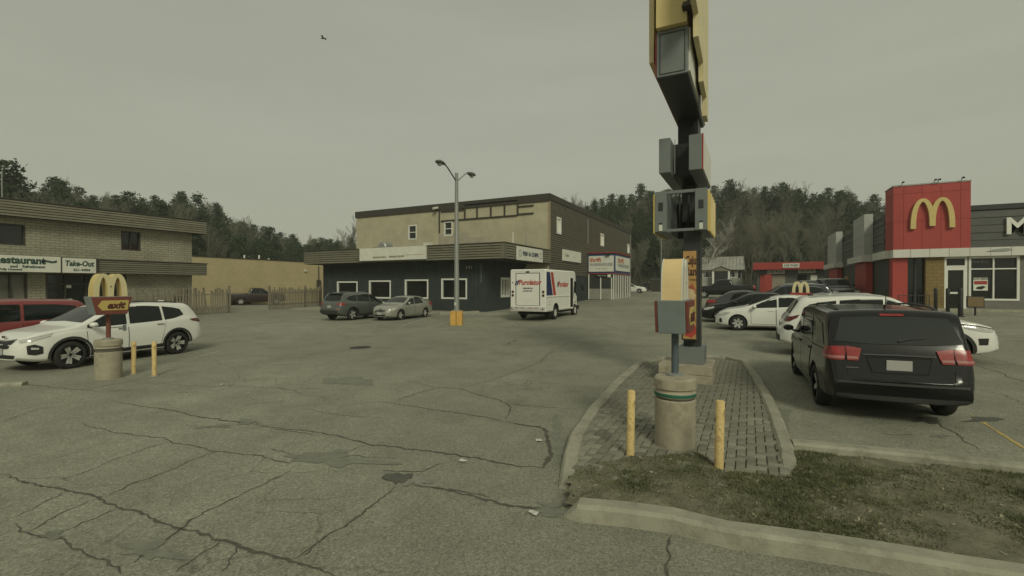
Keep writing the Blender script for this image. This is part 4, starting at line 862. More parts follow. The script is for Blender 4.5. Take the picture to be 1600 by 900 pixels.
# ================================================================== SIGNS, POSTS, LAMP
GREENB = mat('green_band', (.02,.12,.075), .6, var=.2); DARKB = mat('dark_band', (.06,.055,.045), .8, var=.2)
BOX = mat('sign_box_grey', (.20,.235,.23), .5, var=.1, vscale=4, stain=.25, stain_col=(.12,.12,.1)); POSTG = mat('post_blue_grey', (.085,.11,.125), .55, var=.15); RUSTR = mat('post_rust_red', (.17,.06,.045), .7, var=.3)
def way_sign(px, py, label, words, band_m, post_m, arms):
    q = G(px, py); t = thing('way_sign', label, 'sign', (q.x, q.y, q.z-.0 if arms else .06), R(90), None)
    r_ = .245; rr = random.Random(px)
    prof = [(0,-.05),(r_*.97,-.05),(r_,.03),(r_+.002,.6),(r_-.012,.615),(r_-.012,.635),(r_+.006,.65),(r_+.006,.70),(r_-.012,.715),(r_-.012,.735),(r_+.012,.75),(r_+.012,.86),(r_-.01,.885),(0,.9)]
    d = MB(); d.lathe(prof, 36); d.v = [(x+.004*noise2(x*3+y*5, z*4, 2, 1), y+.004*noise2(y*3-x*4, z*5, 2, 2), z) for x, y, z in d.v]
    dr = d.build('planter_drum', CONC2, t, smooth=40)
    MB().lathe([(r_+.012,.755),(r_+.0155,.76),(r_+.0155,.785),(r_+.012,.79)] if False else [(r_+.008,.655),(r_+.0105,.66),(r_+.0105,.69),(r_+.008,.695)], 36).build('band', band_m, dr, smooth=40); MB().lathe([(r_-.011,.617),(r_-.009,.618),(r_-.009,.633),(r_-.011,.634)], 36).build('groove', DARKB, dr, smooth=40)
    MB().lathe([(.045,.86),(.045,1.46)], 16).build('post', post_m, t, smooth=40); MB().lathe([(.1,.88),(.1,.915),(.045,.93)], 16).build('base_flange', STEEL, t, smooth=40)
    T = .16; a, b = .385, .295; z0, z1 = 1.45, 1.86
    bx = MB().prism([(-b, z0), (b, z0), (a, z1), (-a, z1)], 'y', -T, T).build('sign_box', BOX, t, bevel=.012)
    for s in (-1, 1):
        f = MB().prism([(-b+.01, z0+.01), (b-.01, z0+.01), (a-.01, z1-.01), (-a+.01, z1-.01)], 'y', s*T+s*.001, s*(T+.035)).build('sign_face', mat('faded_sign_red', (.18,.055,.042), .6, var=.12), t, bevel=.006)
        yy = s*(T+.037); dirn = -1
        pts = [(-.27, .5*(z0+z1)), (-.19, z0+.10), (.285, z0+.10), (.31, z1-.09), (-.19, z1-.09)]
        MB().prism(pts, 'y', yy, yy+s*.004).build('arrow', mat('faded_yellow', (.52,.40,.13), .6, var=.1), f)
        text(words, .21, 'lettering', mat('lettering_maroon', (.09,.02,.02), .6), f, (.05, yy+s*.006, .5*(z0+z1)+.0), '-y' if s < 0 else '+y', shear=.35, bold=.008)
    m = arches(.62, .52, .10, -.11, .11, 'y', mid=0, taper=.75).build('arches', GOLD if arms else mat('arch_orange', (.70,.53,.27), .55, var=.1), t, smooth=None); m.location = (0, 0, z1-.005)
    for s in (-1, 1):
        o = arches(.625, .525, .105, s*.111, s*.122, 'y', mid=0, taper=.75).build('arch_face', CREAM if arms else SIGNW, t); o.location = (0, 0, z1-.004)
    MB().lathe([(0,0),(.016,0)], 10, 'y', (0, -.137, z1+.22)).build('arch_bolt', RUSTR, t)
    if arms:
        mb = MB(); mb.tube([(.04,0,1.14),(.3,0,1.15)], .012, 6); mb.obox((.31,0,1.12), (.05,.05,.14)); mb.build('bracket', GREY, t)
    return t
way_sign(169, 591, 'red and yellow exit arrow sign with small arches on a concrete drum', 'exit', DARKB, RUSTR, True)
way_sign(1055, 704, 'arrow sign seen edge-on on a concrete drum with green band, front of paved island', 'enter', GREENB, POSTG, False)
# a third one far behind the parked cars
x, y = W(1251, 21.0); t = thing('way_sign', 'small pale arches just showing above the white crossover roof', 'sign', (x, y, g(x, y)), 0)
zt = 2.1+6*21/727-g(x, y)
MB().tube([(0,0,0),(0,0,zt-.8)], .05, 8).build('post', POSTG, t); B('sign_box', RED, t, -.42, .42, -.12, .12, zt-.95, zt-.5); m = arches(.66, .55, .12, -.08, .08, 'y', taper=.8).build('arches', CREAM, t); m.location.z = zt-.54

def bollard(px, py, ht, lab, seed, r_=.047):
    q = G(px, py, .04 if px > 800 else 0); t = thing('yellow_bollard', lab, 'bollard', (q.x, q.y, .03 if px > 800 else 0), 0, 'yellow pipe bollards by the drums')
    rr = random.Random(seed); t.rotation_euler = (rr.uniform(-.03,.03), rr.uniform(-.04,.02), 0)
    MB().lathe([(r_,-.05),(r_,ht-.01),(r_*.85,ht),(0,ht+.004)], 16).build('pipe', YPAINT, t, smooth=40)
    MB().lathe([(r_*1.9,-.04),(r_*1.8,.008),(r_,.012)], 16).build('footing', mat('crumbled_concrete', (.3,.28,.23), .9, var=.3, vscale=10), t, smooth=40)
bollard(985, 717, .82, 'rust-flecked yellow bollard left of the drum on the paved island', 1); bollard(1124, 737, .80, 'rust-flecked yellow bollard right of the drum on the paved island', 2)
bollard(208, 585, .77, 'yellow bollard closest to the exit sign drum', 3); bollard(240.5, 588, .80, 'yellow bollard further right of the exit sign drum', 4)

# ------------------------------------------------------------------ big pylon sign seen edge-on
def pylon():
    xc = -1.28; t = thing('pylon_sign', 'tall grey and yellow pylon sign seen edge-on above its concrete block', 'sign', (0,0,0))
    # block of two courses
    for z0, z1 in ((-.02,.24),(.246,.44)): B('concrete_block', CONC2, t, -1.72, -.66, 10.27, 11.33, z0+.06 if z0 < 0 else z0, z1, .012)
    B('metal_foot', GREY, t, -1.33, -.83, 10.45, 11.05, .442, .80, .01); MB().box(-1.25,-.92,10.55,10.95,.80,3.3).build('pole', DARKM, t); MB().box(-1.43,-1.13,11.75,12.05,3.6,9.5).build('pole', DARKM, t)
    # poster stand
    xa, za = onY(1067.5, 529, 10.3); xb, zb = onY(1088, 392, 10.3)
    B('poster_box', DARKM, t, xa-.03, xb+.02, 10.3, 11.0, za-.03, zb+.03)
    p = B('poster', mat('poster_orange', (.46,.27,.10), .55, var=.25, vscale=2), t, xa, xb, 10.285, 10.299, za, zb)
    H = zb-za; w = xb-xa
    text('Caju', .245, 'lettering', mat('lettering_brown', (.07,.03,.02), .6), p, (xa+.045, 10.281, zb-.2), '-y', ext=.001, bold=.008, align='LEFT', width=w-.05); text('Ran', .245, 'lettering', MATS['lettering_brown'], p, (xa+.045, 10.281, zb-.43), '-y', ext=.001, bold=.008, align='LEFT', width=w-.05); text('NEW HERE', .06, 'lettering', MATS['lettering_brown'], p, (xa+w/2, 10.281, zb-.6), '-y', ext=.001)
    def smear(z0, z1, col, k, zz):
        rr = random.Random(k); pts = []
        for i in range(16):
            a = 2*math.pi*i/16; pts.append((min(max(xa+w/2+(w*.5)*math.cos(a)*rr.uniform(.75,1.25), xa), xb), (z0+z1)/2+(z1-z0)/2*math.sin(a)*rr.uniform(.8,1.15)))
        MB().prism(pts, 'y', 10.283-.0006*zz, 10.2838-.0006*zz).build('poster_print', mat('print_%d' % k, col, .6, var=.4, vscale=12), p)
    smear(zb-1.1, zb-.68, (.36,.10,.05), 1, 0); smear(za+.75, za+1.05, (.55,.42,.25), 2, 1); smear(za+.5, za+.78, (.24,.25,.09), 3, 2); smear(za+.28, za+.56, (.22,.10,.05), 4, 3); smear(za+.02, za+.32, (.36,.05,.04), 5, 4)
    # reader boards back to back
    y0, y1, z0, z1 = 10.27, 12.1, 3.24, 4.1; L, Rr = -1.80, -.76
    for a, b in ((L, L+.24), (Rr-.24, Rr)):
        c = B('reader_cabinet', GREY, t, a, b, y0, y1, z0, z1, .012); m = (a+b)/2
        B('vent_plate', DARKM, c, m-.045, m+.045, y0-.014, y0-.001, z0+.45, z0+.62); B('sticker', SIGNW, c, m-.035, m+.035, y0-.012, y0-.001, z0+.02, z0+.15); B('latch', DARKM, c, m-.035, m+.035, y0-.013, y0-.001, z0+.16, z0+.19)
    for a, b in ((L-.035, L-.002), (Rr+.002, Rr+.035)): B('reader_face', mat('reader_yellow', (.62,.47,.14), .55, var=.12), t, a, b, y0+.02, y1-.02, z0-.02, z1-.05)
    for k in range(4): MB().box(Rr+.036, Rr+.06, y0+.3+.4*k, y0+.33+.4*k, z0, z1-.08).build('face_rib', CREAM, t)
    B('cross_bar', GREY, t, L+.241, Rr-.241, y0+.02, y0+.09, z1-.06, z1); B('cross_bar', GREY, t, L+.241, Rr-.241, y0+.02, y0+.09, z0, z0+.055)
    mb = MB(); mb.tube([(Rr-.4, y0+.7, z0-.2), (Rr-.4, y0+.7, z0)], .02, 6); mb.lathe([(0,0),(.08,0),(.1,.1),(.04,.16),(0,.16)], 12, 'z', (Rr-.4, y0+.7, z0-.34)); mb.build('flood_lamp', BLACK, t)
    B('back_panel', BLACK, t, L+.242, Rr-.242, y1-.05, y1-.02, z0+.01, z1-.01)
    for a, b in ((.25,.33),(.62,.7)): MB().tube([(L+.3+a*.5, y0+.6, z0+.02), (L+.3+a*.5, y0+.6, z1-.02)], .02, 6).build('strut', DARKM, t)
    # the pair of smaller cabinets
    y0, y1, z0, z1 = 10.27, 12.5, 4.49, 5.22
    for a, b in ((-1.72, -1.49), (-1.12, -.87)): B('small_cabinet', GREY, t, a, b, y0, y1, z0, z1, .012)
    B('inner_panel', BLACK, t, -1.489, -1.121, y0+.5, y1, z0+.01, z1-.02); B('pale_face', SIGNW, t, -.868, -.845, y0+.03, y1, z0+.03, z1); B('red_edge', RED, t, -.868, -.84, y0+.005, y0+.029, z0+.0, z1); B('hanger', STEEL, t, -1.43, -1.418, y0+.2, y0+.212, z0, z1)
    # the name cabinet, long and slightly narrow
    y0, y1, z0, z1 = 9.05, 12.4, 6.0, 6.86
    c = B('name_cabinet', GREY, t, -1.56, -1.0, y0, y1, z0, z1, .015); B('underside', DARKM, c, -1.545, -1.015, y0+.015, y1-.02, z0-.01, z0-.002)
    mb = MB()
    for xx in (-1.5, -1.06): mb.box(xx-.008, xx+.008, y0-.008, y0-.001, z0+.06, z1-.08)
    for zz in (z0+.05, z1-.07): mb.box(-1.5, -1.06, y0-.009, y0-.002, zz-.008, zz+.008)
    mb.build('hatch_frame', DARKM, c); B('name_face', SIGNW, c, -.999, -.97, y0+.04, y1, z0+.04, z1-.03); B('name_face', RED, c, -1.59, -1.561, y0+.04, y1, z0+.04, z1-.03)
    B('neck', BLACK, t, -1.5, -1.06, 11.55, 12.2, 5.23, 5.99)
    # the arches on top: yellow returns, pale faces
    m = arches(4.3, 3.4, .8, -.27, .27, 'x', mid=.0, taper=.8).build('arches', mat('arch_return', (.66,.53,.24), .55, var=.08), t); m.location = (-1.28, 11.1, 6.87)
    for s, lo in ((1, 5.72), (-1, 6.4)):
        X0 = -1.28+s*(.42 if s > 0 else .42)
        pts = [(8.25,6.95),(8.9,6.95),(8.92,6.55),(9.9,6.5),(9.95,6.15),(10.7,6.1),(10.72,5.72),(11.15,5.72),(11.15,8.2),(10.9,9.2),(10.4,10.0),(9.7,10.35),(9.0,10.0),(8.6,9.2),(8.35,8.2)] if s > 0 else [(9.3,6.42),(10.2,6.42),(10.2,6.9),(11.2,6.9),(11.2,8.2),(10.9,9.2),(10.4,10.0),(9.8,10.2),(9.5,9.4),(9.3,8.2)]
        f = MB().prism(pts, 'x', X0-.045, X0+.045).build('arch_face', CREAM, t)
        if s > 0:
            for (yy, zz) in ((8.75,7.05),(9.75,6.6),(10.5,6.2)): MB().prism([(yy,zz),(yy+.3,zz),(yy+.3,zz+.3)], 'x', X0-.22, X0-.046).build('bracket', TRIMD, f)
    return t
pylon()

# ------------------------------------------------------------------ lot lamp
def lamp():
    q = G(713.5, 508); t = thing('lot_lamp', 'tall two-armed steel lot lamp on a yellow concrete block', 'street lamp', q)
    a = Vector((*W(687, 22.6), 0)) - Vector((*W(741, 25.3), 0)); a.normalize(); L = 1.5
    for k in (0, 1):      # two halves of the block with a gap for the pole
        p = Vector((*W(715, 24), 0)); rx = Vector((cs, sn, 0))
        c = rx*(.16 if k else -.16); o = MB().obox((c.x, c.y, .37), (.30,.58,.76), (0,0,YAW)).build('base_block', mat('block_yellow', (.60,.36,.09), .8, var=.15, vscale=4, stain=.5, stain_col=(.25,.15,.06), stain_scale=3), t, bevel=.03)
    MB().lathe([(.145,.3),(.135,1.0),(.11,5),(.085,7.9),(.09,7.92),(.09,8.0),(0,8.02)], 18).build('pole', STEEL, t, smooth=40); B('access_plate', SIGNW, t, -.05, .05, -.15, -.13, 1.05, 1.2); MB().lathe([(.24,.755),(.24,.79),(.16,.82)], 16).build('base_plate', STEEL, t, smooth=40)
    HEADM = mat('lamp_head_bronze', (.10,.10,.085), .5, var=.1)
    for s in (1, -1):
        d = a*s; pts = [Vector((0,0,7.55)), d*.15+Vector((0,0,7.65)), d*.8+Vector((0,0,8.12)), d*1.05+Vector((0,0,8.22))]
        MB().tube(pts, .035, 8).build('arm', HEADM if s > 0 else STEEL, t, smooth=40)
        mb = MB(); side = Vector((-d.y, d.x, 0)); rows = []
        for u, wv, hgt in ((0,.05,.05),(.12,.09,.07),(.3,.16,.11),(.5,.17,.12),(.65,.14,.08),(.72,.05,.03)):
            c = d*(1.0+u)+Vector((0,0,8.23)); rows.append([c + side*wv*math.cos(2*math.pi*k/12) + Vector((0,0,1))*hgt*math.sin(2*math.pi*k/12)*(1 if math.sin(2*math.pi*k/12) > 0 else .9) for k in range(13)])
        mb.grid(rows); mb.add(rows[0][:12], [tuple(range(12))]); mb.add(rows[-1][:12], [tuple(range(12))]); h = mb.build('lamp_head', HEADM, t, smooth=50)
        gl = MB(); gl.lathe([(0,-.12),(.08,-.1),(.12,-.03),(.12,.0)], 14, 'z', tuple(d*1.45+Vector((0,0,8.16)))); gl.build('lens', mat('lamp_lens', (.3,.3,.26), .2, var=.05), h, smooth=40)
lamp()
# far thin pole behind the pylon, and a utility box beside it
x, y = W(1033, 74); t = thing('utility_pole', 'thin pale pole far behind the pylon, against the dark wood', 'pole', (x, y, g(x, y))); MB().tube([(0,0,0),(0,0,8.3)], [.09,.05], 8).build('shaft', STEEL, t); B('top_cap', STEEL, t, -.1, .1, -.1, .1, 8.3, 8.4)
x, y = W(1027, 76); t = thing('utility_cabinet', 'small dark cabinet at the end of the drive beside the thin pole', 'cabinet', (x, y, g(x, y))); B('body', TRIMD, t, -.9, .9, -.6, .6, 0, 2.0, .05); B('top', GREY, t, -1, 1, -.7, .7, 2.0, 2.1)
# gull
x, y = W(506, 30); t = thing('flying_bird', 'small dark bird flying in the empty sky', 'bird', (x, y, 2.1+(446-61)*30/727), R(200)); t.scale = (.72,.72,.72)
mb = MB(); prof = [(-.2,.01),(-.15,.03),(0,.055),(.12,.045),(.17,.03),(.2,.033),(.23,.02),(.27,.004)]; mb.lathe([(r_, h) for h, r_ in prof], 10, 'x'); mb.build('body', mat('bird_grey', (.06,.06,.055), .8), t, smooth=60)
for s in (-1, 1):
    mb = MB(); mb.grid([[(.08-.01*k, s*(.03+.09*k), .03+.035*k-.006*k*k+.0) for k in range(5)], [(-.06-.015*k, s*(.03+.085*k), .03+.035*k-.006*k*k) for k in range(5)]]); mb.v += [(a, b, c-.008) for a, b, c in mb.v]; n = 10; mb.f += [tuple(i+n for i in f[::-1]) for f in mb.f]; mb.m = [0]*len(mb.f); w_ = mb.build('wing', MATS['bird_grey'], t)
mb = MB(); mb.prism([(-.3,-.05),(-.3,.05),(-.17,.02),(-.17,-.02)], 'z', 0, .01); mb.build('tail', MATS['bird_grey'], t)
# ================================================================== VEHICLES
def paint(name, col, rough=.28, coat=.6): return mat(name, col, rough, var=.03, vscale=1.5, spec=.5, coat=coat, stain=.12, stain_col=tuple(c*.6+.05 for c in col), stain_scale=3)
TYRE = mat('tyre_rubber', (.022,.022,.021), .85, var=.2, vscale=10); RIM = mat('alloy_rim', (.46,.46,.43), .4, metal=.25, var=.05); RIMD = mat('wheel_dark', (.03,.03,.03), .6)
CLAD = mat('car_cladding', (.03,.031,.03), .65, var=.1); CGLASS = mat('car_glass', (.010,.014,.013), .05, var=0, spec=.4); CHROME = mat('chrome', (.55,.55,.53), .2, metal=1, var=0)
HEADL = mat('headlamp_glass', (.45,.45,.42), .12, var=.25, vscale=9, spec=.8, coat=.8); TAILR = mat('tail_lamp_red', (.27,.026,.025), .3, var=.4, vscale=14, spec=.4, coat=.2); TAILD = mat('tail_lamp_dark', (.11,.012,.014), .2, var=.2, vscale=10, coat=.6); TAILW = mat('tail_lamp_clear', (.36,.16,.145), .3, var=.1, coat=.2); AMBER = mat('amber_lens', (.5,.2,.04), .3)
PLATE = mat('licence_plate', (.40,.40,.38), .5, var=.06); GAPM = mat('panel_gap', (.008,.008,.008), .9, var=0); UNDER = mat('underbody', (.012,.012,.012), .9)

def itp(tab, x, r=.0):
    def f(x):
        if x <= tab[0][0]: return tab[0][1]
        for (a, va), (b, vb) in zip(tab, tab[1:]):
            if x <= b: return va + (vb-va)*(x-a)/max(b-a, 1e-9)
        return tab[-1][1]
    if r <= 0: return f(x)
    n = 7; return sum(f(x + r*(2*i/(n-1)-1)) for i in range(n))/n
def section(S, x):
    zt = itp(S['top'], x, S.get('rt', .05)); zb = min(itp(S['belt'], x, .05), zt-.012); z0 = itp(S['bot'], x, .05); hw = itp(S['hw'], x, .06)
    gh = zt-zb; b = min(1, max(0, (gh-.06)/.34)); b = b*b*(3-2*b); tum = S.get('tum', .76)
    e5 = .90*(1-b) + (.93*.35+tum*.65)*b*1.02; e6 = .74*(1-b)+tum*S.get('e6', .93)*b; e7 = .40*(1-b)+tum*.5*b
    H = zb-z0
    pts = [(hw*.80, z0), (hw*.955, z0+.05), (hw*.985, z0+.22*H), (hw*1.0, z0+.48*H), (hw*.99, z0+.74*H), (hw*.968, zb-.035*min(1,H)), (hw*.945, zb),
           (hw*(.945*.5+e5*.5)*1.012, zb+gh*.44), (hw*e5, zb+gh*.82), (hw*e6, zb+gh*.94), (hw*e7, zb+gh*.985), (0, zt)]
    out = []
    n = len(pts)
    for i in range(n-1):
        p0, p1, p2, p3 = pts[max(i-1,0)], pts[i], pts[i+1], pts[min(i+2,n-1)]
        if i == 5 or i == 6: p0 = p1 if i == 6 else p0
        if i == n-2: p3 = (-pts[n-2][0], pts[n-2][1])
        for k in range(2):
            t = k/2
            out.append(tuple(.5*((2*p1[j]) + (-p0[j]+p2[j])*t + (2*p0[j]-5*p1[j]+4*p2[j]-p3[j])*t*t + (-p0[j]+3*p1[j]-3*p2[j]+p3[j])*t**3) for j in (0,1)))
    out.append(pts[-1]); return out
def smooth_y(v): return v
class Car:
    def __init__(s, S, name, label, x, y, yaw, body_m, trim_m=None, cat='car', group=None, zoff=0):
        s.S = S; L = S['L']; s.t = thing(name, label, cat, group=group); s.body_m = body_m
        gx = (g(x+.6, y)-g(x-.6, y))/1.2; gy = (g(x, y+.6)-g(x, y-.6))/1.2
        nrm = Vector((-gx, -gy, 1)).normalized(); fw = Vector((math.cos(yaw), math.sin(yaw), 0)); fw = (fw - nrm*fw.dot(nrm)).normalized(); lf = nrm.cross(fw)
        M = Matrix((fw, lf, nrm)).transposed().to_4x4(); M.translation = (x, y, g(x, y)+zoff); s.t.matrix_world = M
        s.xs = []; x0, x1 = -L/2, L/2; n = 76
        for i in range(n+1):
            q = i/n; q = q - .055*math.sin(2*math.pi*q)   # denser at the ends
            s.xs.append(x0+(x1-x0)*q)
        rows = []
        for xx in s.xs:
            sec = section(S, xx); rows.append([(xx, -a, b) for a, b in sec] + [(xx, a, b) for a, b in reversed(sec[:-1])])
        mb = MB(); nn = len(rows[0]); mb.grid(rows)
        for i in range(len(rows)-1): mb.add([rows[i][0], rows[i][-1], rows[i+1][-1], rows[i+1][0]], [(0,1,2,3)], 1)
        h = nn//2
        for row, d in ((rows[0], -1), (rows[-1], 1)):     # rounded caps
            bul = S.get('bulge', .03)
            for k in range(h):
                A, Bq, Cq, D = row[k], row[nn-1-k], row[nn-2-k], row[k+1]
                cols = [[], []]
                for q in (0, .25, .5, .75, 1):
                    for r_, (u, v) in enumerate(((A, Bq), (D, Cq))):
                        yy = u[1]+(v[1]-u[1])*q; w = max(abs(u[1]), .02); cols[r_].append((u[0]+d*bul*(1-(yy/w)**2)*min(1, w/.4), yy, u[2]))
                mb.grid(cols)
        cl = CLAD if trim_m is None else trim_m
        me = mb.mesh('body', [body_m, UNDER, RIMD]); bm = bmesh.new(); bm.from_mesh(me); bmesh.ops.remove_doubles(bm, verts=bm.verts, dist=.0006); bmesh.ops.recalc_face_normals(bm, faces=bm.faces); bm.to_mesh(me); bm.free()
        o = link('body', me, s.t); o.parent = None
        # wheel arches cut out
        cut = MB(); r_ = S['wr']; ra = S.get('ra', r_+.055)
        for ax in S['ax']:
            hw = itp(S['hw'], ax)
            for sd in (-1, 1):
                cut.lathe([(0, sd*(hw-.27)), (ra, sd*(hw-.27)), (ra, sd*(hw+.15)), (0, sd*(hw+.15))], 40, 'y', (ax, 0, r_+S.get('az', .01)), 2)
        cme = cut.mesh('cut', [body_m, UNDER, RIMD]); cbm = bmesh.new(); cbm.from_mesh(cme); bmesh.ops.remove_doubles(cbm, verts=cbm.verts, dist=.0005); bmesh.ops.recalc_face_normals(cbm, faces=cbm.faces); cbm.to_mesh(cme); cbm.free()
        co = link('cut', cme); md = o.modifiers.new('b', 'BOOLEAN'); md.operation = 'DIFFERENCE'; md.object = co; md.solver = 'EXACT'
        bpy.context.view_layer.update(); dg = bpy.context.evaluated_depsgraph_get(); nm = bpy.data.meshes.new_from_object(o.evaluated_get(dg)); nm.name = 'body'
        if len(nm.polygons) < 500: nm = me
        o.modifiers.clear(); o.data = nm; bpy.data.objects.remove(co)
        nm.shade_smooth(); nm.set_sharp_from_angle(angle=R(38)); o.parent = s.t
        s.body = o; bm = bmesh.new(); bm.from_mesh(nm); s.bvh = BVHTree.FromBMesh(bm); bm.free()
        if S.get('clad', 0): s.cladding(cl)
        s.wheels()
    def ray(s, ang, a, z, y0=None):
        """a ray into the body; ang 0 = from the front, 90 = from the left (+y), 180 = rear, -90 right; a runs along the left-hand normal of the ray"""
        d = Vector((-math.cos(ang), -math.sin(ang), 0)); p = Vector((-math.sin(ang), math.cos(ang), 0))
        o = p*a - d*6 + Vector((0,0,z)); h = s.bvh.ray_cast(o, d); return h[0], h[1], d
    def patch(s, name, m, ang, top, bot, n=14, mrows=5, off=.004, par=None, deg=True, mirror=False):
        """a panel laid on the body between two polylines (a, z) seen along the ray direction"""
        ang = R(ang); outs = []
        for mi in ((1, -1) if mirror else (1,)):
            def samp(pl, t):
                Ls = [math.dist(a, b) for a, b in zip(pl, pl[1:])]; T = sum(Ls)*t; 
                for (a, b), l in zip(zip(pl, pl[1:]), Ls):
                    if T <= l or (a, b) == (pl[-2], pl[-1]): k = min(1, T/max(l, 1e-9)); return (a[0]+(b[0]-a[0])*k, a[1]+(b[1]-a[1])*k)
                    T -= l
            rows = []
            for j in range(mrows+1):
                row = []
                for i in range(n+1):
                    u = samp(top, i/n); v = samp(bot, i/n); q = j/mrows; aa, zz = u[0]+(v[0]-u[0])*q, u[1]+(v[1]-u[1])*q
                    hit, nr, d = s.ray(ang*mi, aa*mi, zz)
                    row.append(None if hit is None else (hit + (nr if nr.dot(d) < 0 else -nr)*off*.6 - d*off*.7))
                rows.append(row)
            mb = MB(); idx = {}
            for j in range(mrows+1):
                for i in range(n+1):
                    if rows[j][i] is not None: idx[(j,i)] = len(mb.v); mb.v.append(tuple(rows[j][i]))
            for j in range(mrows):
                for i in range(n):
                    ks = [(j,i),(j,i+1),(j+1,i+1),(j+1,i)]
                    if all(k in idx for k in ks):
                        P = [Vector(mb.v[idx[k]]) for k in ks]
                        if max((P[0]-P[2]).length, (P[1]-P[3]).length) > .6: continue
                        mb.f.append(tuple(idx[k] for k in ks) if mi > 0 else tuple(idx[k] for k in reversed(ks))); mb.m.append(0)
            if mb.f:
                o = mb.build(name, m, par or s.t, smooth=60, fix=False); outs.append(o)
        return outs
    def cladding(s, m):
        S = s.S; L = S['L']; f, r_ = S['ax'][0], S['ax'][1]; ra = S.get('ra', S['wr']+.055); zc = S['wr']+S.get('az', .01); c = S['clad']
        zb = lambda x: itp(S['bot'], x, .05)+.02
        xs = [r_+ra+.0, f-ra-.0]; n = 10
        for sd in (90, -90):
            k = -1 if sd == 90 else 1    # along-ray coordinate: for +y view a = -x
            pl = lambda pts: [(k*a, z) for a, z in pts]
            s.patch('sill_cladding', m, sd, pl([(xs[0], zb(0)+c), (xs[1], zb(0)+c)]), pl([(xs[0], zb(0)), (xs[1], zb(0))]), 12, 2, .012)
            for ax in (f, r_):
                A = [R(-12+204*i/16) for i in range(17)]
                s.patch('arch_cladding', m, sd, pl([(ax+(ra+.065)*math.cos(a), max(zc+(ra+.065)*math.sin(a), zb(ax)+.04)) for a in A]), pl([(ax+(ra-.0)*math.cos(a)*1.012, max(zc+(ra)*math.sin(a)*1.012, zb(ax)+.04)) for a in A]), 24, 2, .012)
    def wheels(s):
        S = s.S; r_ = S['wr']; w = S.get('ww', .215); rr = r_*S.get('rim', .70)
        tp = [(rr*.98,-w/2+.01),(rr+.02,-w/2),(r_-.035,-w/2+.004),(r_-.008,-w/2+.03),(r_,-w*.25),(r_,w*.25),(r_-.008,w/2-.03),(r_-.035,w/2-.004),(rr+.02,w/2),(rr*.98,w/2-.01)]
        tm = MB(); tm.lathe(tp, 36, 'y'); tme = tm.mesh('tyre', TYRE, 40)
        hm = MB(); hm.lathe([(0,.02),(rr*.99,.02),(rr*.99,-w/2+.03),(rr*.93,-w/2+.03),(rr*.93,.0),(0,.0)], 32, 'y'); hme = hm.mesh('wheel', RIMD, 40)
        rm = MB(); rm.lathe([(rr*1.0,-w/2+.012),(rr*.97,-w/2+.006),(rr*.90,-w/2+.02),(rr*.88,-w/2+.05)], 36, 'y'); rm.lathe([(0,-w/2+.03),(rr*.2,-w/2+.034),(rr*.24,-w/2+.055)], 16, 'y')
        ns = S.get('spokes', 5)
        for k in range(ns):
            a = 2*math.pi*k/ns + math.pi/2
            for da in ((-.16, .16) if S.get('double', 1) else (0,)):
                p0 = Vector((math.cos(a+da*.6)*rr*.16, -w/2+.045 if False else (w/2-.05)*-1, math.sin(a+da*.6)*rr*.16)); p1 = Vector((math.cos(a+da)*rr*.92, -(w/2-.028), math.sin(a+da)*rr*.92)); dd = (p1-p0); th = .026 if S.get('double', 1) else .040
                tn = Vector((-math.sin(a), 0, math.cos(a)))
                rm.add([p0-tn*th*1.2, p0+tn*th*1.2, p1+tn*th, p1-tn*th]+[q+Vector((0,.03,0)) for q in (p0-tn*th*1.2, p0+tn*th*1.2, p1+tn*th, p1-tn*th)], [(0,1,2,3),(0,4,5,1),(1,5,6,2),(2,6,7,3),(3,7,4,0)])
        rme = rm.mesh('rim', S.get('rim_m', RIM), 40)
        for ax in S['ax']:
            hw = itp(S['hw'], ax) - w/2 - .012
            for sd in (1, -1):
                h = link('wheel', hme, s.t); h.location = (ax, sd*hw, r_); h.rotation_euler = (0, rnd.uniform(0, 6), 0) if sd < 0 else (0, rnd.uniform(0,6), math.pi)
                # outer side of the wheel mesh is local -y
                link('tyre', tme, h); link('rim', rme, h)
    def box(s, name, m, c, size, rot=(0,0,0), bevel=0, par=None): return MB().obox(c, size, rot).build(name, m, par or s.t, bevel=bevel)
    # ---- things every car has
    def side(s, win, doors, handles=(), trim=None, glass=CGLASS, only=None):
        for sd in ((90, -90) if only is None else only):
            k = -1 if sd == 90 else 1
            pl = lambda pts: [(k*a, z) for a, z in pts]
            for top, bot in win:
                if trim: s.patch('window_trim', trim, sd, pl([(a, z+.018) for a, z in top]), pl([(a, z-.02) for a, z in bot]), 14, 4, .003)
                s.patch('side_window', glass, sd, pl(top), pl(bot), 14, 4, .006)
            for top, bot in doors:
                grow = lambda pts, dz, cx: [(a+(.011 if a > cx else -.011), z+dz) for a, z in pts]
                cx = sum(a for a, z in top+bot)/len(top+bot)
                s.patch('door_gap', GAPM, sd, pl(grow(top, .0, cx)), pl(grow(bot, -.011, cx)), 12, 8, .0025)
                d = s.patch('door', s.body_m, sd, pl(top), pl(bot), 12, 8, .0065)
                for hx, hz in handles:
                    if min(a for a, z in top) < hx < max(a for a, z in top) and d:
                        hit, nr, dd = s.ray(R(sd), k*hx, hz)
                        if hit: s.box('handle', s.S.get('handle_m', s.body_m), hit - dd*.022, (.2, .025, .03), bevel=.008, par=d[0])
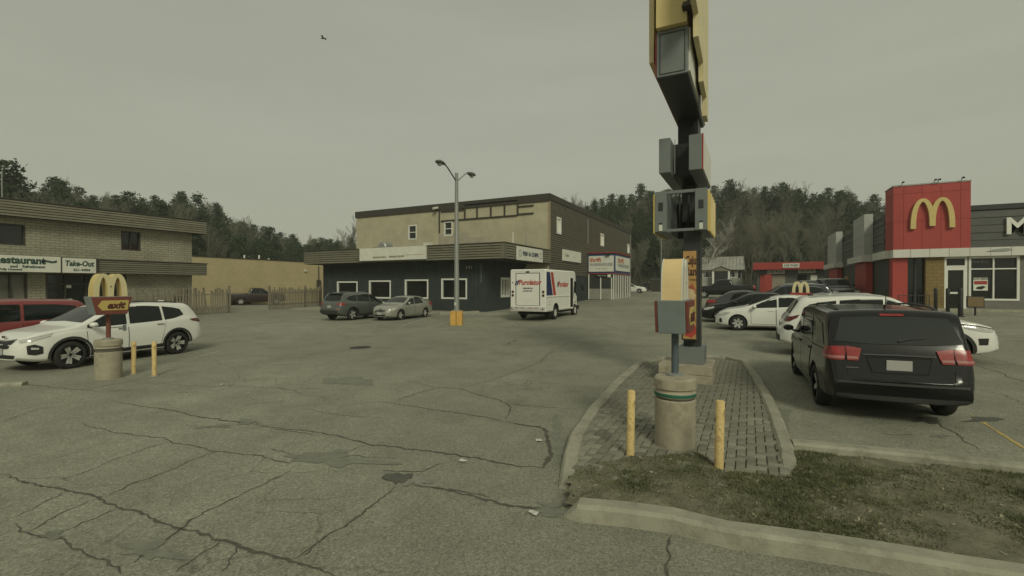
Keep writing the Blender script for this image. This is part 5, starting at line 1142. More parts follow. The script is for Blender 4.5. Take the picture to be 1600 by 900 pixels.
    def mirrors(s, x, z, m, y=None):
        for sd in (1, -1):
            hit, nr, d = s.ray(R(90*sd), -sd*x if sd > 0 else x, z-.05)
            yy = hit.y if hit else sd*.85
            mb = MB(); mb.tube([(x, yy, z-.05), (x-.01, yy+sd*.1, z-.02)], .022, 6); o = mb.build('mirror_arm', BLACK, s.t)
            b = MB(); rows = []
            for u, f in ((-.055,.5),(-.05,.8),(-.02,.98),(.03,.95),(.07,.7),(.095,.25)):
                rows.append([(x+u, yy+sd*.17+.105*f*math.cos(2*math.pi*q/14), z+.03+.07*f*math.sin(2*math.pi*q/14)) for q in range(15)])
            b.grid(rows); b.add(rows[0][:14], [tuple(range(14))]); b.add(rows[-1][:14], [tuple(range(14))]); b.build('mirror', m, s.t, smooth=50)
    def rails(s, x0, x1, y, m=DARKM, up=.03):
        for sd in (1, -1):
            pts = []
            for i in range(9):
                xx = x0+(x1-x0)*i/8; h = s.bvh.ray_cast(Vector((xx, sd*y, 4)), Vector((0,0,-1)))[0]; pts.append((xx, sd*y, (h.z if h else 1.6)+up*(0 if i in (0,8) else 1)))
            MB().tube(pts, .018, 6).build('roof_rail', m, s.t, smooth=50)
    def plate(s, x, z, rear=True, m=PLATE):
        hit, nr, d = s.ray(R(180 if rear else 0), 0, z); xx = hit.x if hit else x
        s.box('licence_plate', m, (xx+(-.016 if rear else .016), 0, z), (.02,.31,.155), bevel=.004)

def M_(pts): return [(-a, z) for a, z in pts]
# ---- body tables; x forward, metres
def crossover(L=4.48, W=1.855, H=1.635, f_oh=.91, wb=2.67, wr=.345, rear_up=0, hood=1.06, tail=.25):
    h = L/2; hw = W/2; fa = h-f_oh; ra = fa-wb
    return dict(L=L, wr=wr, ax=(fa, ra), clad=.16, tum=.755, bulge=.05,
      top=[(-h,.66),(-h+.05,.93),(-h+.16,1.08),(-h+.16+tail,H-.14),(-h+.30+tail,H-.06),(-.6,H),(.05,H-.03),(.32,H-.09),(1.12,hood+.05),(1.24,hood-.0),(1.9,hood-.10),(h-.12,hood-.20),(h-.05,hood-.28),(h,.66)],
      belt=[(-h,.6),(-h+.06,.85),(-h+.18,1.0),(-h+.5,1.13),(-.5,1.05),(1.0,.97),(1.3,hood-.10),(1.9,hood-.20),(h-.12,hood-.30),(h,.58)],
      bot=[(-h,.42),(-h+.3,.33),(-1.2,.21),(1.2,.21),(h-.3,.25),(h,.33)],
      hw=[(-h,hw-.20),(-h+.07,hw-.11),(-h+.25,hw-.04),(-1.3,hw),(1.3,hw),(h-.45,hw-.05),(h-.15,hw-.16),(h-.04,hw-.27),(h,hw-.36)])
WHITEP = paint('white_car_paint', (.74,.74,.69), .3, .5); BLACKP = mat('black_car_paint', (.006,.007,.007), .18, var=0, spec=.4, coat=.3); REDP = paint('red_car_paint', (.21,.04,.038), .3, .5); GREENG = paint('grey_green_car_paint', (.075,.085,.075), .3, .6); SILVER = mat('silver_car_paint', (.36,.36,.31), .32, metal=.45, var=.04, coat=.5); DGREY = paint('charcoal_car_paint', (.032,.036,.037), .25, .7); NAVYP = paint('dark_blue_car_paint', (.018,.026,.035), .2, .8); MAROON = paint('maroon_car_paint', (.022,.012,.011), .3, .4)

def white_suv():        # the white crossover by the exit sign
    S = crossover(); S['spokes'] = 5; S['handle_m'] = CHROME
    c = Car(S, 'parked_suv', 'white crossover with dark plastic cladding parked behind the exit sign', -16.35, 6.62, R(-90+8), WHITEP, cat='car')
    win = [([(.98,1.05),(.30,1.43),(.06,1.50)], [(.98,1.02),(.5,1.035),(.06,1.05)]), ([(-.02,1.505),(-.5,1.50),(-.86,1.47)], [(-.02,1.055),(-.5,1.07),(-.90,1.09)]), ([(-.93,1.465),(-1.25,1.42),(-1.46,1.36)], [(-.97,1.095),(-1.25,1.13),(-1.55,1.22)])]
    doors = [([(1.0,.98),(.04,1.02)], [(.98,.36),(.04,.33)]), ([(0.02,1.02),(-1.0,1.06)], [(0.02,.33),(-.82,.36)])]
    c.side(win, doors, ((.2,.93),(-.82,.97)), trim=BLACK)
    c.patch('windscreen', CGLASS, 0, [(-.58,1.50),(0,1.535),(.58,1.50)], [(-.76,1.14),(0,1.17),(.76,1.14)], 16, 8, .006); c.patch('rear_window', CGLASS, 180, [(-.55,1.46),(0,1.49),(.55,1.46)], [(-.68,1.16),(0,1.13),(.68,1.16)], 14, 6, .006)
    # nose: wide grille, swept lamps, dark fog-lamp corners
    c.patch('grille', BLACK, 0, [(-.42,.80),(-.1,.755),(.1,.755),(.42,.80)], [(-.34,.60),(-.1,.585),(.1,.585),(.34,.60)], 16, 4, .012); c.patch('grille_surround', CHROME, 0, [(-.45,.825),(-.1,.78),(.1,.78),(.45,.825)], [(-.45,.80),(-.1,.757),(.1,.757),(.45,.80)], 16, 1, .014)
    c.patch('lower_intake', BLACK, 0, [(-.55,.44),(0,.46),(.55,.44)], [(-.5,.36),(0,.36),(.5,.36)], 16, 3, .012)
    for k in (1, -1):
        A = 42*k; P = lambda pts: [(k*a, z) for a, z in pts]
        c.patch('headlight', HEADL, A, P([(-1.06,.79),(-.80,.86),(-.50,.935)]), P([(-1.02,.735),(-.80,.765),(-.52,.86)]), 12, 3, .012)
        c.patch('fog_corner', BLACK, A, P([(-.88,.66),(-.75,.69),(-.62,.62)]), P([(-.86,.46),(-.74,.43),(-.62,.46)]), 8, 4, .012); c.patch('fog_lamp', HEADL, A, P([(-.80,.62),(-.68,.60)]), P([(-.80,.57),(-.68,.56)]), 6, 2, .02)
        B_ = 140*k; c.patch('tail_light', TAILD, B_, P([(.42,1.06),(.65,1.07),(1.0,1.05)]), P([(.48,1.0),(.65,.95),(1.0,.96)]), 8, 3, .012)
    c.plate(0, .52, False); c.box('badge', CHROME, (2.20,0,.86), (.03,.14,.05)); c.mirrors(.92, 1.05, WHITEP); c.rails(-1.55, .15, .56); c.box('antenna_fin', WHITEP, (-1.45,0,1.61), (.16,.04,.07), bevel=.02)
    c.patch('rear_skirt', CLAD, 180, [(-.72,.58),(0,.58),(.72,.58)], [(-.66,.40),(0,.40),(.66,.40)], 12, 3, .012)
    return c
white_suv()

def black_suv():        # the big black crossover, rear towards us
    L, W, H = 4.89, 1.88, 1.73; h = L/2; hw = W/2
    S = dict(L=L, wr=.355, ax=(h-.95, h-.95-2.89), tum=.86, e6=.965, bulge=.05, spokes=5, double=0, rim=.66, ra=.405,
      top=[(-h,.62),(-h+.05,.84),(-h+.09,1.06),(-h+.14,1.16),(-h+.36,H-.16),(-h+.42,H-.07),(-h+.50,H-.02),(-.8,H+.01),(.2,H-.03),(.5,H-.09),(1.25,1.18),(1.38,1.12),(2.0,1.04),(h-.12,.94),(h-.04,.84),(h,.7)],
      belt=[(-h,.56),(-h+.05,.78),(-h+.1,1.0),(-h+.2,1.08),(-.5,1.05),(1.1,1.02),(1.4,1.0),(2.0,.92),(h-.12,.8),(h,.62)],
      bot=[(-h,.37),(-h+.3,.30),(-1.2,.20),(1.3,.2),(h-.3,.24),(h,.3)],
      hw=[(-h,hw-.13),(-h+.05,hw-.085),(-h+.2,hw-.03),(-1.4,hw),(1.4,hw),(h-.4,hw-.05),(h-.1,hw-.16),(h,hw-.3)])
    S['handle_m'] = BLACKP
    c = Car(S, 'parked_suv', 'large glossy black crossover parked with its rear towards the street', 1.9, 11.2, R(92.5), BLACKP)
    win = [([(1.12,1.10),(.45,1.48),(.10,1.545)], [(1.12,1.07),(.6,1.08),(.10,1.085)]), ([(.02,1.55),(-.5,1.555),(-.95,1.54)], [(.02,1.085),(-.5,1.09),(-1.0,1.095)]), ([(-1.05,1.54),(-1.4,1.52),(-1.78,1.46)], [(-1.08,1.10),(-1.5,1.105),(-1.95,1.13)])]
    doors = [([(1.1,1.03),(.07,1.05)], [(1.0,.38),(.07,.34)]), ([(.04,1.05),(-1.05,1.05)], [(.04,.34),(-.9,.40)])]
    c.side(win, doors, ((.25,.95),(-.85,.95)))
    # rear door: glass, lamps, plate recess, bumper
    c.patch('rear_window', mat('tinted_rear_glass', (.022,.028,.026), .07, var=0, spec=.6), 180, [(-.67,H-.15),(-.3,H-.125),(.3,H-.125),(.67,H-.15)], [(-.78,1.23),(-.4,1.20),(.4,1.20),(.78,1.23)], 20, 8, .007)
    c.patch('brake_light', TAILR, 180, [(-.15,H-.085),(.15,H-.085)], [(-.15,H-.115),(.15,H-.115)], 6, 2, .012)
    for k in (1, -1):
        P = lambda pts: [(k*a, z) for a, z in pts]
        c.patch('tail_light', TAILR, 180, P([(.45,1.125),(.6,1.15),(.64,1.155)]), P([(.50,.945),(.6,.945),(.64,.945)]), 8, 6, .018)
        c.patch('tail_light', TAILR, 140*k, P([(.62,1.115),(.80,1.145),(1.01,1.155)]), P([(.64,.965),(.80,.945),(1.01,.945)]), 10, 6, .012)
        c.patch('lamp_strip', TAILW, 180, P([(.50,1.005),(.64,1.005)]), P([(.50,.968),(.64,.968)]), 6, 2, .024); c.patch('lamp_strip', TAILW, 140*k, P([(.64,1.005),(1.01,1.005)]), P([(.64,.968),(1.01,.968)]), 10, 2, .018)
        c.patch('bumper_corner', BLACKP, 180, P([(.60,.69),(.76,.72)]), P([(.62,.60),(.77,.60)]), 6, 3, .012)
        c.patch('tailgate_gap', GAPM, 180, P([(.645,.86),(.65,.86)]), P([(.62,.60),(.625,.60)]), 1, 8, .004); c.patch('lamp_gap', GAPM, 180, P([(.644,1.155),(.652,1.155)]), P([(.644,.945),(.652,.945)]), 1, 6, .026)
    c.patch('plate_recess', GAPM, 180, [(-.40,1.01),(0,1.015),(.40,1.01)], [(-.34,.78),(0,.77),(.34,.78)], 12, 4, .004); c.patch('plate_panel', BLACKP, 180, [(-.385,.995),(0,1.0),(.385,.995)], [(-.33,.792),(0,.782),(.33,.792)], 12, 4, .006)
    c.plate(0, .895, True); c.patch('chrome_strip', DARKM, 180, [(-.44,1.05),(0,1.055),(.44,1.05)], [(-.44,1.03),(0,1.035),(.44,1.03)], 12, 1, .02); c.patch('sill_strip', mat('dark_chrome', (.2,.2,.2), .25, metal=.8), 180, [(-.66,.845),(-.5,.845)], [(-.66,.835),(-.5,.835)], 4, 1, .012)
    c.patch('bumper_top', mat('bumper_satin', (.05,.052,.052), .4), 180, [(-.78,.65),(0,.65),(.78,.65)], [(-.78,.615),(0,.61),(.78,.615)], 16, 2, .015); c.patch('bumper_lower', CLAD, 180, [(-.80,.45),(0,.45),(.80,.45)], [(-.76,.385),(0,.38),(.76,.385)], 16, 3, .012)
    c.patch('bumper_line', GAPM, 180, [(-.8,.465),(.8,.465)], [(-.8,.455),(.8,.455)], 16, 1, .01)
    # wiper, spoiler, mirrors, antenna, windscreen
    hz = [c.ray(R(180), a, z)[0] for a, z in ((.02,1.245),(.14,1.28),(.34,1.295))]   # seen from the rear
    MB().tube([q+Vector((-.02,0,0)) for q in hz if q], [.016,.012,.008], 6).build('rear_wiper', BLACK, c.t)
    c.mirrors(1.0, 1.10, BLACKP); c.patch('windscreen', CGLASS, 0, [(-.6,1.58),(0,1.61),(.6,1.58)], [(-.78,1.2),(0,1.22),(.78,1.2)], 16, 8, .006)
    MB().tube([(-h+.75,.0,H),(-h+.70,0,H+.05),(-h+.62,0,H+.32)], [.016,.008,.004], 6).build('antenna', BLACK, c.t)
    for k in (1, -1): c.patch('headlight', HEADL, 40*k, [(k*a, z) for a, z in ((-.95,.92),(-.7,.9),(-.5,.86))], [(k*a, z) for a, z in ((-.95,.76),(-.7,.74),(-.5,.72))], 8, 3, .012)
    c.patch('grille', BLACK, 0, [(-.4,.82),(.4,.82)], [(-.35,.62),(.35,.62)], 10, 3, .012); c.rails(-1.75, .35, .64, DARKM, .035)
    # glimpse of exhaust
    return c
black_suv()

def white_crossover():     # behind the black one, nose to the right
    S = crossover(4.63, 1.84, 1.74, .95, 2.70, .355, hood=1.12, tail=.32); S['spokes'] = 5
    c = Car(S, 'parked_suv', 'white crossover parked sideways behind the black crossover', 3.12, 16.1, R(0), WHITEP)
    win = [([(1.02,1.14),(.32,1.53),(.10,1.60)], [(1.02,1.11),(.5,1.125),(.10,1.13)]), ([(.04,1.60),(-.5,1.60),(-.90,1.57)], [(.04,1.135),(-.5,1.15),(-.95,1.17)]), ([(-.98,1.565),(-1.35,1.52),(-1.60,1.46)], [(-1.02,1.175),(-1.4,1.23),(-1.74,1.38)])]
    doors = [([(1.02,1.05),(.06,1.10)], [(1.0,.38),(.06,.35)]), ([(.03,1.10),(-1.0,1.13)], [(.03,.35),(-.85,.40)])]
    c.side(win, doors, ((.25,1.0),(-.82,1.04)), trim=BLACK)
    c.patch('windscreen', CGLASS, 0, [(-.58,1.60),(0,1.635),(.58,1.60)], [(-.76,1.2),(0,1.23),(.76,1.2)], 16, 8, .006); c.patch('rear_window', CGLASS, 180, [(-.55,1.56),(0,1.59),(.55,1.56)], [(-.66,1.22),(0,1.2),(.66,1.22)], 14, 6, .006)
    for k in (1, -1):
        P = lambda pts: [(k*a, z) for a, z in pts]
        c.patch('tail_light', TAILD, 128*k, P([(.93,1.20),(1.12,1.14),(1.36,1.15)]), P([(.98,1.10),(1.12,1.0),(1.36,1.02)]), 10, 4, .012)
        c.patch('headlight', HEADL, 45*k, P([(-1.08,.86),(-.80,.93),(-.52,.985)]), P([(-1.02,.80),(-.80,.82),(-.52,.90)]), 10, 3, .012); c.patch('headlight_edge', BLACK, 45*k, P([(-1.08,.88),(-.80,.955),(-.50,1.015)]), P([(-1.08,.86),(-.80,.93),(-.50,.985)]), 10, 1, .013)
        c.patch('fog_corner', BLACK, 45*k, P([(-.9,.66),(-.7,.66)]), P([(-.88,.50),(-.72,.50)]), 6, 3, .012)
    c.patch('grille', BLACK, 0, [(-.4,.86),(.4,.86)], [(-.25,.62),(.25,.62)], 10, 3, .012); c.patch('rear_skirt', CLAD, 180, [(-.72,.60),(0,.60),(.72,.60)], [(-.66,.42),(0,.42),(.66,.42)], 12, 3, .012); c.plate(0, .86, True)
    c.mirrors(.92, 1.15, WHITEP); c.rails(-1.6, .15, .57, STEEL); c.box('antenna_fin', BLACK, (-1.5,0,1.71), (.14,.04,.06), bevel=.015)
white_crossover()

def hatch(L=4.46, W=1.755, H=1.46, fo=.87, wb=2.64, wr=.315, sedan=False, hood=.98):
    h = L/2; hw = W/2; fa = h-fo
    if sedan:
        top = [(-h,.66),(-h+.05,.92),(-h+.14,1.0),(-h+.55,1.06),(-h+.62,1.08),(-h+1.18,H-.08),(-h+1.38,H-.02),(-.25,H),(.05,H-.04),(.25,H-.10),(1.02,hood+.04),(1.14,hood),(1.8,hood-.11),(h-.12,hood-.22),(h-.04,hood-.32),(h,.56)]
        belt = [(-h,.6),(-h+.06,.82),(-h+.15,.93),(-.5,.93),(.9,.88),(1.2,hood-.09),(1.8,hood-.2),(h-.12,hood-.32),(h,.5)]
    else:
        top = [(-h,.66),(-h+.05,.92),(-h+.14,1.03),(-h+.5,H-.16),(-h+.66,H-.07),(-.5,H),(-.1,H-.03),(.15,H-.10),(1.0,hood+.05),(1.12,hood),(1.8,hood-.11),(h-.12,hood-.24),(h-.04,hood-.34),(h,.54)]
        belt = [(-h,.6),(-h+.06,.84),(-h+.18,.98),(-h+.5,1.06),(-.5,.97),(.9,.90),(1.2,hood-.09),(1.8,hood-.2),(h-.12,hood-.34),(h,.48)]
    return dict(L=L, wr=wr, ax=(fa, fa-wb), tum=.75, bulge=.06, ww=.205, top=top, belt=belt, bot=[(-h,.38),(-h+.3,.28),(-1.2,.17),(1.2,.17),(h-.3,.19),(h,.24)],
        hw=[(-h,hw-.20),(-h+.07,hw-.11),(-h+.25,hw-.04),(-1.2,hw),(1.2,hw),(h-.45,hw-.06),(h-.15,hw-.18),(h-.04,hw-.30),(h,hw-.40)])
def small_car(S, name, label, x, y, yaw, m, sedan, group=None, rim=RIM, grille=True, fancy=False, glass=CGLASS, cat='car'):
    S['rim_m'] = rim; c = Car(S, name, label, x, y, yaw, m, group=group, cat=cat); h = S['L']/2; H = max(z for _, z in S['top']); b = .03 if sedan else .07
    if sedan: win = [([(.82,.96),(.20,H-.15),(-.02,H-.09)], [(.82,.93),(.4,.935),(-.02,.945)]), ([(-.08,H-.09),(-.5,H-.11),(-.84,H-.22)], [(-.08,.95),(-.5,.96),(-1.02,.985)])]
    else: win = [([(.82,.99),(.12,H-.14),(-.08,H-.10)], [(.82,.96),(.4,.975),(-.08,.99)]), ([(-.14,H-.10),(-.6,H-.11),(-.98,H-.18)], [(-.14,.995),(-.6,1.02),(-1.12,1.10)])]
    doors = [([(.86,.90),(-.03,.93)], [(.86,.30),(-.03,.28)]), ([(-.06,.93),(-.98,.95)], [(-.06,.28),(-.78,.32)])]
    c.side(win, doors, ((.14,.84),(-.80,.86)), trim=BLACK, glass=glass)
    wt = H-.10; c.patch('windscreen', glass, 0, [(-.53,wt-.02),(0,wt+.01),(.53,wt-.02)], [(-.70,1.04),(0,1.06),(.70,1.04)], 16, 8, .006)
    c.patch('rear_window', glass, 180, [(-.50,H-.12),(0,H-.09),(.50,H-.12)], [(-.62,1.10 if sedan else 1.12),(0,1.11 if sedan else 1.10),(.62,1.10 if sedan else 1.12)], 14, 6, .006)
    for k in (1, -1):
        P = lambda pts: [(k*a, z) for a, z in pts]
        c.patch('headlight', HEADL, 45*k, P([(-1.08,.70),(-.88,.755),(-.58,.80)]), P([(-1.02,.62),(-.86,.62),(-.60,.72)]), 10, 3, .012)
        c.patch('tail_light', TAILR, 135*k, P([(.60,.96),(.8,.98),(1.05,.96)]), P([(.64,.84),(.8,.80),(1.05,.81)]), 8, 3, .012)
        if fancy: c.patch('fog_slot', BLACK, 40*k, P([(-.80,.50),(-.70,.52)]), P([(-.80,.34),(-.69,.33)]), 5, 4, .012)
    if fancy: c.patch('grille', BLACK, 0, [(-.44,.50),(0,.52),(.44,.50)], [(-.36,.28),(0,.25),(.36,.28)], 14, 4, .012); c.patch('lower_lip', CLAD, 0, [(-.62,.25),(.62,.25)], [(-.6,.22),(.6,.22)], 8, 1, .012)
    else: c.patch('grille', BLACK, 0, [(-.36,.64),(0,.66),(.36,.64)], [(-.34,.54),(0,.53),(.34,.54)], 12, 3, .012); c.patch('grille_bar', CHROME, 0, [(-.36,.60),(.36,.60)], [(-.36,.58),(.36,.58)], 10, 1, .018); c.patch('lower_intake', BLACK, 0, [(-.4,.38),(.4,.38)], [(-.36,.28),(.36,.28)], 10, 2, .012)
    c.plate(0, .44 if not fancy else .56, False) if not fancy else None
    c.plate(0, .82, True); c.mirrors(.72, .98, m); c.box('badge', CHROME, (h-.02, 0, .64 if fancy else .7), (.03,.13,.06))
    return c
Sm = hatch(); Sm['spokes'] = 7; Sm['double'] = 0
small_car(Sm, 'parked_car', 'white hatchback with dark grille, nose towards the pylon', .95, 22.55, R(180), WHITEP, False, fancy=True)
Sc = hatch(4.55, 1.72, 1.45, .92, 2.62, .31, sedan=True, hood=.97); Sc['spokes'] = 5; Sc['double'] = 0
c = small_car(Sc, 'parked_car', 'silver four-door saloon with rear spoiler before the dark restaurant', -19.65, 23.3, R(-90+4), SILVER, True)
for k in (-1, 1): c.box('spoiler_leg', SILVER, (-2.05, .5*k, 1.06), (.12,.05,.10))
c.box('rear_spoiler', SILVER, (-2.08, 0, 1.12), (.18,1.28,.035), bevel=.012)
Sb = hatch(4.62, 1.79, 1.46, .92, 2.70, .32, sedan=True, hood=.98); small_car(Sb, 'parked_car', 'black saloon behind the white hatchback, pale headlight showing', .15, 25.9, R(180), BLACKP, True)
Sb = hatch(4.55, 1.78, 1.47, .92, 2.65, .32, sedan=True); small_car(Sb, 'parked_car', 'charcoal saloon, third in the row beyond the black saloon', .1, 29.0, R(0), DGREY, True)

def suv_plain(S, name, label, x, y, yaw, m, rear_lamp=TAILR, group=None, rails=STEEL, dark=True):
    c = Car(S, name, label, x, y, yaw, m, group=group); H = max(z for _, z in S['top']); h = S['L']/2
    win = [([(1.0,1.08),(.32,H-.20),(.10,H-.14)], [(1.0,1.06),(.5,1.075),(.10,1.08)]), ([(.04,H-.14),(-.5,H-.14),(-.90,H-.16)], [(.04,1.085),(-.5,1.10),(-.95,1.11)]), ([(-.98,H-.165),(-1.4,H-.20),(-1.62,H-.26)], [(-1.02,1.115),(-1.4,1.14),(-1.80,1.24)])]
    doors = [([(1.02,1.0),(.06,1.04)], [(1.0,.38),(.06,.35)]), ([(.03,1.04),(-1.0,1.07)], [(.03,.35),(-.85,.40)])]
    c.side(win, doors, ((.25,.96),(-.82,.99)), trim=CHROME if rails is STEEL else BLACK)
    c.patch('windscreen', CGLASS, 0, [(-.58,H-.14),(0,H-.10),(.58,H-.14)], [(-.76,1.16),(0,1.19),(.76,1.16)], 14, 6, .006); c.patch('rear_window', CGLASS, 180, [(-.57,H-.15),(0,H-.12),(.57,H-.15)], [(-.69,1.20),(0,1.17),(.69,1.20)], 14, 6, .006)
    for k in (1, -1):
        P = lambda pts: [(k*a, z) for a, z in pts]
        c.patch('tail_light', rear_lamp, 140*k, P([(.50,1.03),(.72,1.07),(1.05,1.03)]), P([(.55,.97),(.72,.93),(1.05,.98)]), 10, 4, .012); c.patch('bumper_lamp', TAILW, 150*k, P([(.46,.74),(.66,.74)]), P([(.46,.69),(.66,.69)]), 6, 2, .012)
        c.patch('headlight', HEADL, 45*k, P([(-1.08,.86),(-.80,.92),(-.52,.97)]), P([(-1.02,.79),(-.80,.81),(-.52,.88)]), 10, 3, .012)
    c.patch('grille', BLACK, 0, [(-.42,.86),(.42,.86)], [(-.38,.60),(.38,.60)], 10, 3, .012); c.patch('rear_skirt', CLAD, 180, [(-.74,.62),(0,.62),(.74,.62)], [(-.66,.42),(0,.42),(.66,.42)], 12, 3, .012); c.plate(0, .84, True)
    c.mirrors(.92, 1.10, m); c.rails(-1.6, .15, .58, rails); c.box('spoiler', m, (-h+.52,0,H-.08), (.26,1.15,.04), (0,.12,0), .012)
    return c
Ss = crossover(4.70, 1.88, 1.70, .93, 2.765, .36, hood=1.10, tail=.30); Ss['spokes'] = 5
suv_plain(Ss, 'parked_suv', 'grey-green crossover parked nose-in left of the silver saloon', -22.2, 22.0, R(90), GREENG)
suv_plain(crossover(4.85, 1.9, 1.72, .93, 2.8, .36, hood=1.10), 'parked_suv', 'dark blue crossover with bright window trim beyond the charcoal saloon', 2.0, 32.2, R(180), NAVYP)

def minivan():
    L, W, H = 5.1, 1.95, 1.72; h = L/2; hw = W/2
    S = dict(L=L, wr=.335, ax=(h-.95, h-.95-3.03), tum=.80, bulge=.04, spokes=7, double=0,
      top=[(-h,.66),(-h+.04,.9),(-h+.08,1.05),(-h+.30,H-.16),(-h+.42,H-.05),(-.8,H),(.5,H-.04),(.8,H-.10),(1.65,1.12),(1.75,1.08),(2.2,.98),(h-.1,.86),(h,.6)],
      belt=[(-h,.6),(-h+.05,.84),(-h+.12,1.0),(-h+.3,1.08),(0,1.04),(1.5,.98),(1.75,.97),(2.2,.86),(h-.1,.72),(h,.54)],
      bot=[(-h,.36),(-h+.3,.28),(-1.4,.19),(1.4,.19),(h-.3,.22),(h,.26)], hw=[(-h,hw-.14),(-h+.07,hw-.08),(-h+.25,hw-.03),(-1.4,hw),(1.4,hw),(h-.5,hw-.06),(h-.1,hw-.22),(h,hw-.36)])
    c = Car(S, 'parked_van', 'faded red minivan behind the white crossover, cut by the left frame edge', -19.6, 4.75, R(-90+3), REDP, cat='van')
    win = [([(1.5,1.05),(.9,1.46),(.62,1.53)], [(1.5,1.03),(1.0,1.05),(.62,1.07)]), ([(.54,1.535),(-.3,1.55),(-.72,1.54)], [(.54,1.075),(-.3,1.09),(-.72,1.10)]), ([(-.8,1.535),(-1.5,1.52),(-2.0,1.46)], [(-.8,1.10),(-1.5,1.12),(-2.12,1.15)])]
    c.side(win, [([(1.52,.98),(.58,1.03)], [(1.4,.32),(.58,.3)]), ([(.55,1.03),(-.76,1.06)], [(.55,.3),(-.76,.32)])], ((.75,.95),(.4,.95)), trim=BLACK)
    c.patch('windscreen', CGLASS, 0, [(-.6,1.58),(.6,1.58)], [(-.8,1.16),(.8,1.16)], 14, 6, .006); c.patch('rear_window', CGLASS, 180, [(-.6,1.55),(.6,1.55)], [(-.7,1.15),(.7,1.15)], 14, 6, .006)
    for k in (1, -1):
        P = lambda pts: [(k*a, z) for a, z in pts]
        c.patch('tail_light', TAILR, 140*k, P([(.80,1.40),(.98,1.38)]), P([(.82,.95),(1.0,.93)]), 4, 6, .012); c.patch('headlight', HEADL, 42*k, P([(-1.0,.88),(-.75,.84),(-.5,.78)]), P([(-1.0,.72),(-.75,.68),(-.5,.66)]), 8, 3, .012)
    c.patch('grille', BLACK, 0, [(-.4,.74),(.4,.74)], [(-.36,.58),(.36,.58)], 8, 2, .012); c.mirrors(1.38, 1.08, REDP); c.plate(0, .8, True)
minivan()

def pickup(name, label, x, y, yaw, m):
    L, W, H = 5.6, 1.95, 1.88; h = L/2; hw = W/2
    S = dict(L=L, wr=.39, ax=(h-.95, h-.95-3.4), tum=.80, bulge=.03, spokes=6, double=0,
      top=[(-h,.9),(-h+.04,1.22),(-h+.1,1.26),(-.85,1.27),(-.80,1.30),(-.62,H-.08),(-.5,H-.02),(.4,H-.02),(.6,H-.08),(1.15,1.32),(1.3,1.27),(2.4,1.17),(h-.06,1.05),(h,.85)],
      belt=[(-h,.85),(-h+.05,1.16),(-.9,1.22),(.9,1.16),(1.3,1.17),(2.4,1.06),(h-.06,.94),(h,.7)], bot=[(-h,.5),(-h+.3,.42),(-1.4,.32),(1.4,.32),(h-.2,.34),(h,.4)], hw=[(-h,hw-.08),(-h+.1,hw-.02),(-1.4,hw),(1.4,hw),(h-.3,hw-.06),(h,hw-.2)])
    c = Car(S, name, label, x, y, yaw, m, cat='pickup')
    c.side([([(1.0,1.26),(.62,1.66),(.36,1.75)], [(1.0,1.23),(.6,1.235),(.36,1.24)]), ([(.28,1.755),(-.2,1.755),(-.48,1.72)], [(.28,1.24),(-.2,1.25),(-.55,1.26)])], [([(1.05,1.2),(.34,1.22)], [(1.05,.5),(.34,.5)]), ([(.31,1.22),(-.66,1.24)], [(.31,.5),(-.66,.52)])], ((.45,1.12),(-.5,1.13)), trim=BLACK)
    c.patch('windscreen', CGLASS, 0, [(-.62,1.76),(.62,1.76)], [(-.76,1.36),(.76,1.36)], 12, 5, .006); c.patch('rear_window', CGLASS, 180, [(-.6,1.74),(.6,1.74)], [(-.66,1.38),(.66,1.38)], 12, 5, .006)
    for k in (1, -1):
        P = lambda pts: [(k*a, z) for a, z in pts]
        c.patch('tail_light', TAILR, 150*k, P([(.48,1.2),(.68,1.2)]), P([(.48,.9),(.68,.9)]), 4, 4, .012); c.patch('headlight', HEADL, 25*k, P([(-.76,1.02),(-.44,1.02)]), P([(-.76,.84),(-.44,.84)]), 6, 3, .012)
    c.patch('grille', BLACK, 0, [(-.5,1.0),(.5,1.0)], [(-.5,.72),(.5,.72)], 8, 3, .012); c.box('bumper', CHROME, (h+.02,0,.58), (.12,1.7,.2), bevel=.03); c.box('bumper', CHROME, (-h-.02,0,.6), (.12,1.7,.18), bevel=.03); c.mirrors(.92, 1.32, BLACK)
x, y = W(404, 50); pickup('parked_pickup', 'dark maroon pickup parked beyond the fence gateway', x-1.2, y+.6, R(60), MAROON)
x, y = W(1330, 33); pickup('parked_pickup', 'dark pickup waiting beside the burger restaurant wall', x-1.0, y+1.0, R(-80), DGREY)
x, y = W(1132, 47); pickup('parked_pickup', 'black pickup furthest back in the row, in front of the grey house', x, y, R(180), BLACKP)
x, y = W(371, 52); suv_plain(crossover(4.7, 1.88, 1.72, .93, 2.765, .36, hood=1.1), 'parked_suv', 'black crossover seen through the open fence gateway', x-.6, y+1.8, R(-60), BLACKP)
x, y = W(1239, 36); suv_plain(crossover(4.7, 1.88, 1.72, .93, 2.765, .36, hood=1.1), 'parked_suv', 'dark crossover with bright bumper lamp beneath the small arches', x+.4, y, R(180), DGREY)
x, y = W(996, 69); small_car(hatch(4.4, 1.75, 1.45, .87, 2.62, .31), 'parked_car', 'white hatchback far off beside the thrift shop porch', x-.9, y, R(0), WHITEP, False)
x, y = W(1440, 19.4); small_car(hatch(4.5, 1.78, 1.46, .9, 2.65, .315, sedan=True), 'parked_car', 'red saloon whose roof shows over the black crossover', 3.45, 19.5, R(0), REDP, True)
x, y = W(1275, 40); small_car(hatch(4.5, 1.78, 1.5, .9, 2.65, .315), 'parked_car', 'silver hatchback near the drive-through, behind the small arches', x+.4, y+.5, R(200), SILVER, False)

